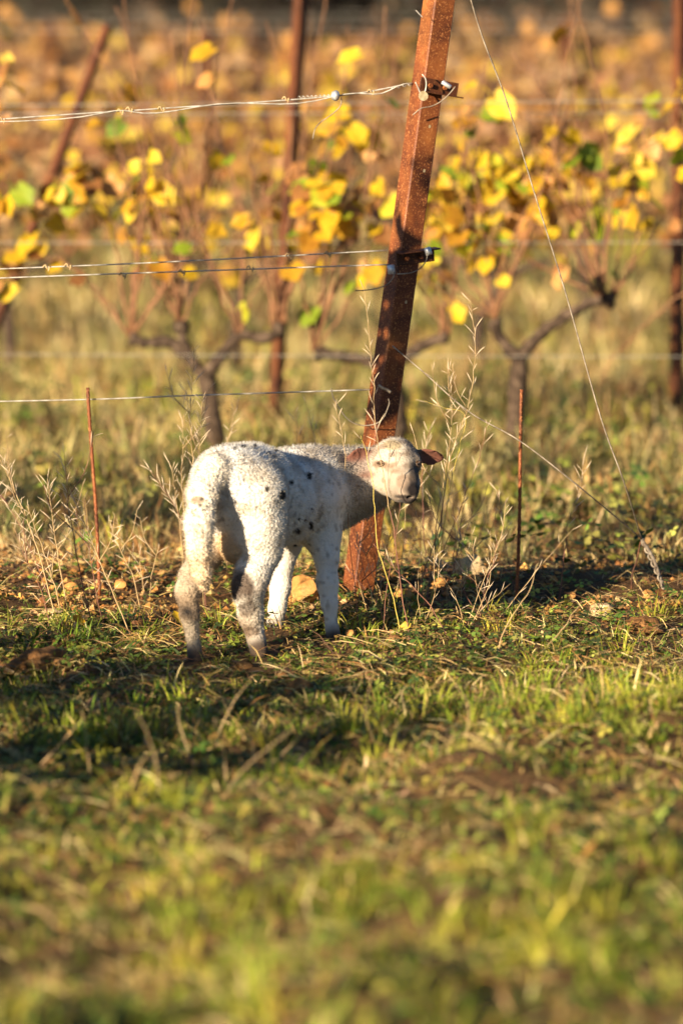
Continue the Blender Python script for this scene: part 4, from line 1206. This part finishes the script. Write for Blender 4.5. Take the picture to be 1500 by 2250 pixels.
px_vine(R2 + .02, 'vine with a long arching orange cane beyond the wire anchor', [(1720, 1106), (1715, 960), (1705, 860), (1700, 800)],
        [[(1702, 800), (1640, 750), (1590, 720)], [(1702, 800), (1760, 750), (1800, 700)]],
        [([(1590, 720), (1540, 640), (1500, 645), (1420, 710), (1340, 800), (1305, 870)], 0), ([(1590, 720), (1560, 500), (1500, 300), (1490, 150)], 10, .4)] + fan(1590, 720, 5, 150, nl=(3, 8)))
px_vine(R2 + .02, 'vine with yellow leaves standing left of the forked vine', [(-250, 1106), (-245, 960), (-240, 860), (-235, 800)],
        [[(-235, 800), (-160, 740), (-90, 715)], [(-235, 800), (-300, 750), (-330, 700)]],
        [([(-90, 715), (-20, 560), (10, 420), (15, 380)], 8, .6), ([(-90, 715), (-60, 500), (0, 200), (5, 80)], 8, .4), ([(-90, 715), (0, 620), (60, 600)], 3, .4)] + fan(-90, 715, 4, 120, nl=(3, 8)))

# three kinds of vine for the far rows, then copies
FL = [(.54, .35, .03), (.56, .40, .05), (.42, .22, .05), (.32, .14, .045), (.40, .25, .11), (.26, .12, .05), (.36, .19, .08), (.20, .09, .04)]
FLO = [(.44, .22, .06), (.36, .18, .07), (.48, .31, .12), (.33, .19, .10), (.54, .36, .07), (.42, .27, .14), (.24, .13, .07)]
def far_vine_kind(seed, cols, tmin=.2, nl=(8, 15)):
    rs = np.random.default_rng(seed)
    parts = {}
    P = spline([(0, 0, -.05), (rs.normal(0, .02), 0, .2), (rs.normal(0, .03), 0, .42)], 8)
    V, T = rough_tube(P, np.linspace(.033, .026, 8)); parts['trunk'] = tri_mesh('trunk', V, T, M['bark'])
    heads = []
    mb = MB()
    for s in (-1, 1):
        h = np.array([s * rs.uniform(.25, .4), rs.normal(0, .03), .52 + rs.normal(0, .03)])
        Q = spline([P[-1], (P[-1] + h) / 2 + np.array([0, 0, .04]), h], 8); V, T = rough_tube(Q, np.linspace(.022, .018, 8), 6, .4); mb.add(V, T); heads.append(h)
    parts['arm'] = tri_mesh('arm', np.vstack(mb.V), np.vstack(mb.T), M['bark'])
    mb = MB(); LV, LT, LC, n = [], [], [], 0
    for h in heads + [P[-1]]:
        for k in range(5):
            e = h + np.array([rs.normal(0, .22), rs.normal(0, .12), rs.uniform(.5, .82)])
            Q = spline([h, (h + e) / 2 + rs.normal(0, .05, 3), e], 9); V, T = tube(Q, np.linspace(.006, .003, 9), 4); mb.add(V, T)
            for _ in range(int(rs.integers(*nl))):
                t_ = rs.uniform(tmin, 1); p = Q[int(t_ * 8)] + rs.normal(0, .05, 3)
                r = rs.uniform(.03, .055)
                z = rs.normal(0, 1, 3); z[1] -= .8; z /= np.linalg.norm(z); x = np.cross(z, [0, .3, 1]); x /= np.linalg.norm(x); y = np.cross(z, x)
                an_ = np.linspace(0, 6.283, 10, endpoint=False); rr = r * np.where(np.arange(10) % 2, .68, 1.05)
                ring = p + (np.cos(an_) * rr)[:, None] * x + (np.sin(an_) * rr)[:, None] * y + z * rs.normal(0, .006, (10, 1))
                LV.append(np.vstack([p[None], ring])); LT.append(np.array([(0, 1 + j, 1 + (j + 1) % 10) for j in range(10)]) + n); n += 11
                c = np.array(cols[int(rs.integers(len(cols)))]) * rs.uniform(.75, 1.2)
                LC.append(np.repeat(c[None], 11, 0))
    parts['canes'] = tri_mesh('cane', np.vstack(mb.V), np.vstack(mb.T), M['cane'])
    parts['foliage'] = tri_mesh('foliage', np.vstack(LV), np.vstack(LT), M['far_leaf'], col=np.vstack(LC))
    return parts
KY = [far_vine_kind(s, FL) for s in (1, 2, 3)]; KO = [far_vine_kind(s, FLO) for s in (4, 5, 6)]
ROWS = [(20.8, 'third', KY, 1.0), (24.2, 'fourth', KY + KO, 1.08), (27.6, 'fifth', KO + KY, 1.1), (31.0, 'sixth', KO, 1.15), (34.4, 'seventh', KO, 1.15), (37.8, 'eighth', KO, 1.15)]
ROWS = [(y, w_, k, s) for (y, w_, k, s) in ROWS]
def add_vine(x, y, kind, rot, s, label, group):
    o = root('grape_vine', (x, y, float(gz(x, y))), label, 'grape vine', group)
    o.rotation_euler = (0, 0, rot); o.scale = (s, s, s)
    for nm in ('trunk', 'arm', 'canes', 'foliage'):
        c = link(bpy.data.objects.new('cane' if nm == 'canes' else nm, kind[nm]), o)
        if nm in ('foliage', 'canes'): c['kind'] = 'stuff'
    return o
for y, word, kinds, s in ROWS:
    lim = halfw(y) + 1.0
    x = -lim + rng.uniform(0, .5)
    while x < lim:
        add_vine(x, y + rng.normal(0, .04), kinds[int(rng.integers(len(kinds)))], rng.choice([0, math.pi]) + rng.normal(0, .1), s * rng.uniform(.88, 1.06) * .86,
                 'blurred autumn vine with orange yellow leaves in the %s row from the lamb' % word, 'vines of the %s row' % word)
        x += rng.uniform(.8, 1.05)

# posts and wires of the rows behind
def line_post(px0, py0, px1, py1, Yr, label, w=.026, group='rusty posts of the rows behind'):
    b = W(px1, py1, Yr); a = W(px0, py0, Yr)
    d = (b - a) / (a[2] - b[2]); b = a + d * (a[2] - gz(b[0], Yr)); b = b + d * .05
    ax = (a - b) / np.linalg.norm(a - b)
    q1 = np.array([math.cos(.5), math.sin(.5), 0]); q1 -= ax * q1.dot(ax); q1 /= np.linalg.norm(q1); q2 = np.cross(ax, q1)
    o = root('vineyard_post', (b[0], b[1], 0), label, 'post', group)
    L = np.linalg.norm(a - b)
    mb = MB()
    V, T = box((a + b) / 2, q1, q2, ax, w, .003, L / 2, .001); obj('flange', V, T, M['old_rust'], o, smooth=False)
    V, T = box((a + b) / 2 - q1 * (w - .003) - q2 * (w * .8 + .0035), q1, q2, ax, .003, w * .8, L / 2, .001); obj('web', V, T, M['old_rust'], o, smooth=False)
line_post(663, -40, 605, 880, 18.4, 'blurred rusty post leaning slightly right behind the forked vine')
line_post(238, 55, 20, 640, 18.4, 'strongly slanting dark post in the blurred vines at the left', .019)
line_post(1492, -40, 1488, 500, 18.4, 'upright rusty post in the blurred vines beyond the guy wires')
line_post(458, 60, 455, 200, 27.55, 'faint upright post in the far rows left of the leaning blurred post')
line_post(1245, 40, 1240, 200, 27.55, 'faint upright post in the far rows right of the long guy wire')
line_post(110, 50, 110, 200, 30.95, 'faint post in the far rows behind the slanting dark post')
line_post(1600, -40, 1600, 500, 24.15, 'rusty post in the fourth row beyond the right edge vines')

def row_wire(Yr, z, label, group, r=.0018, slope=0.0):
    lim = halfw(Yr) + 1.6
    P = spline([(-lim, Yr, z - slope * lim), (-.3, Yr, z - .01), (lim, Yr, z + slope * lim)], 12)
    o = root('trellis_wire', P[0], label, 'wire', group)
    V, T = tube(P, r, 4); obj('strand', V, T, M['wire'], o)
row_wire(R2 - .06, W(750, 220, R2)[2], 'blurred top wire of the second row crossing behind the end post', 'wires of the second row', .0013, .006)
row_wire(R2 + .05, W(750, 243, R2)[2], 'blurred twin wire just under the top wire of the second row', 'wires of the second row', .0012, .002)
row_wire(R2 - .04, W(750, 525, R2)[2], 'blurred middle wire of the second row among the yellow leaves', 'wires of the second row', .0013, 0)
row_wire(R2 - .04, W(750, 772, R2)[2], 'blurred lowest wire of the second row at arm height of the vines', 'wires of the second row', .0012, -.004)
for y, word, kinds, s in ROWS[:4]:
    for z, q in ((.98, 'middle'), (1.3, 'top')):
        row_wire(y - .05, z, 'far %s trellis wire of the %s vine row' % (q, word), 'wires of the far rows', .0012)

# ------------------------------------------------------------------ dark trees beyond the vineyard
def tree(x, y, h, r, seed, label):
    rs = np.random.default_rng(seed)
    o = root('evergreen_tree', (x, y, 0), label, 'tree', 'dark trees beyond the vineyard')
    V, T = rough_tube(spline([(x, y, -.1), (x + .1, y, h * .4), (x, y, h * .85)], 10), np.linspace(.2, .05, 10), 8); obj('trunk', V, T, M['tree_bark'], o)
    n = 5200
    cl = rs.normal(0, 1, (60, 3)); cl /= np.linalg.norm(cl, axis=1)[:, None]; cl *= rs.uniform(.45, 1, (60, 1)) ** .5
    c = cl[rs.integers(0, 60, n)] + rs.normal(0, .16, (n, 3))
    P = c * np.array([r, r, h * .5]) + np.array([x, y, h * .5 + .05])
    P[:, 2] = np.maximum(P[:, 2], .05)
    u = rs.normal(0, 1, (n, 3)); u /= np.linalg.norm(u, axis=1)[:, None]; v = np.cross(u, rs.normal(0, 1, (n, 3))); v /= np.linalg.norm(v, axis=1)[:, None]
    s = rs.uniform(.05, .10, (n, 1))
    V = np.stack([P - u * s, P + v * s * .5, P + u * s, P - v * s * .5], 1).reshape(-1, 3)
    o4 = (np.arange(n) * 4)[:, None]; T = np.stack([o4 + np.array([0, 1, 2]), o4 + np.array([0, 2, 3])], 1).reshape(-1, 3)
    C = np.repeat(np.array([(.026, .025, .017)]) * rs.uniform(.6, 1.5, (n, 1)) + np.array([.012, .006, .002]) * rs.random((n, 1)), 4, 0)
    cr = obj('crown', V, T, M['tree_leaf'], o, col=C)
x = -9.0; k = 0
while x < 9:
    tree(x, 52 + rng.uniform(-2, 2), rng.uniform(4.0, 6.0), rng.uniform(1.3, 1.8), 70 + k, 'dark evergreen tree closing the view beyond the last vine row')
    x += rng.uniform(1.2, 1.6); k += 1

# ------------------------------------------------------------------ unseen vines added at the left to shade the foreground and the post
dense = [far_vine_kind(k, FL, .1, (22, 32)) for k in (21, 22)]
for k, t_ in enumerate((-.95, -.35, .18)):
    add_vine(-1.71 + .81 * t_, 9.25 - .588 * t_, dense[k % 2], -.63, .64, 'unseen leafy vine added left of the view to shade the foreground', 'unseen vines added for foreground shade')
add_vine(-1.42, 11.37, far_vine_kind(9, FL, .74), .95, 1.32, 'unseen tall vine added left of the lamb to cast shadow bars on the end post', None)  # added out of view, leafy only at the top, for bars of shadow
# front-row neighbours further along the wires
for (x, kd_) in ((-1.9, 1), (-2.9, 0)):
    add_vine(x, post_y, KY[kd_], .1, 1.0, 'vine of the front row further along the wires left of the lamb', 'vines of the front row')
line_post(FAR_L, 330, FAR_L, 1300, post_y, 'rusty post carrying the front wires far left of the lamb')
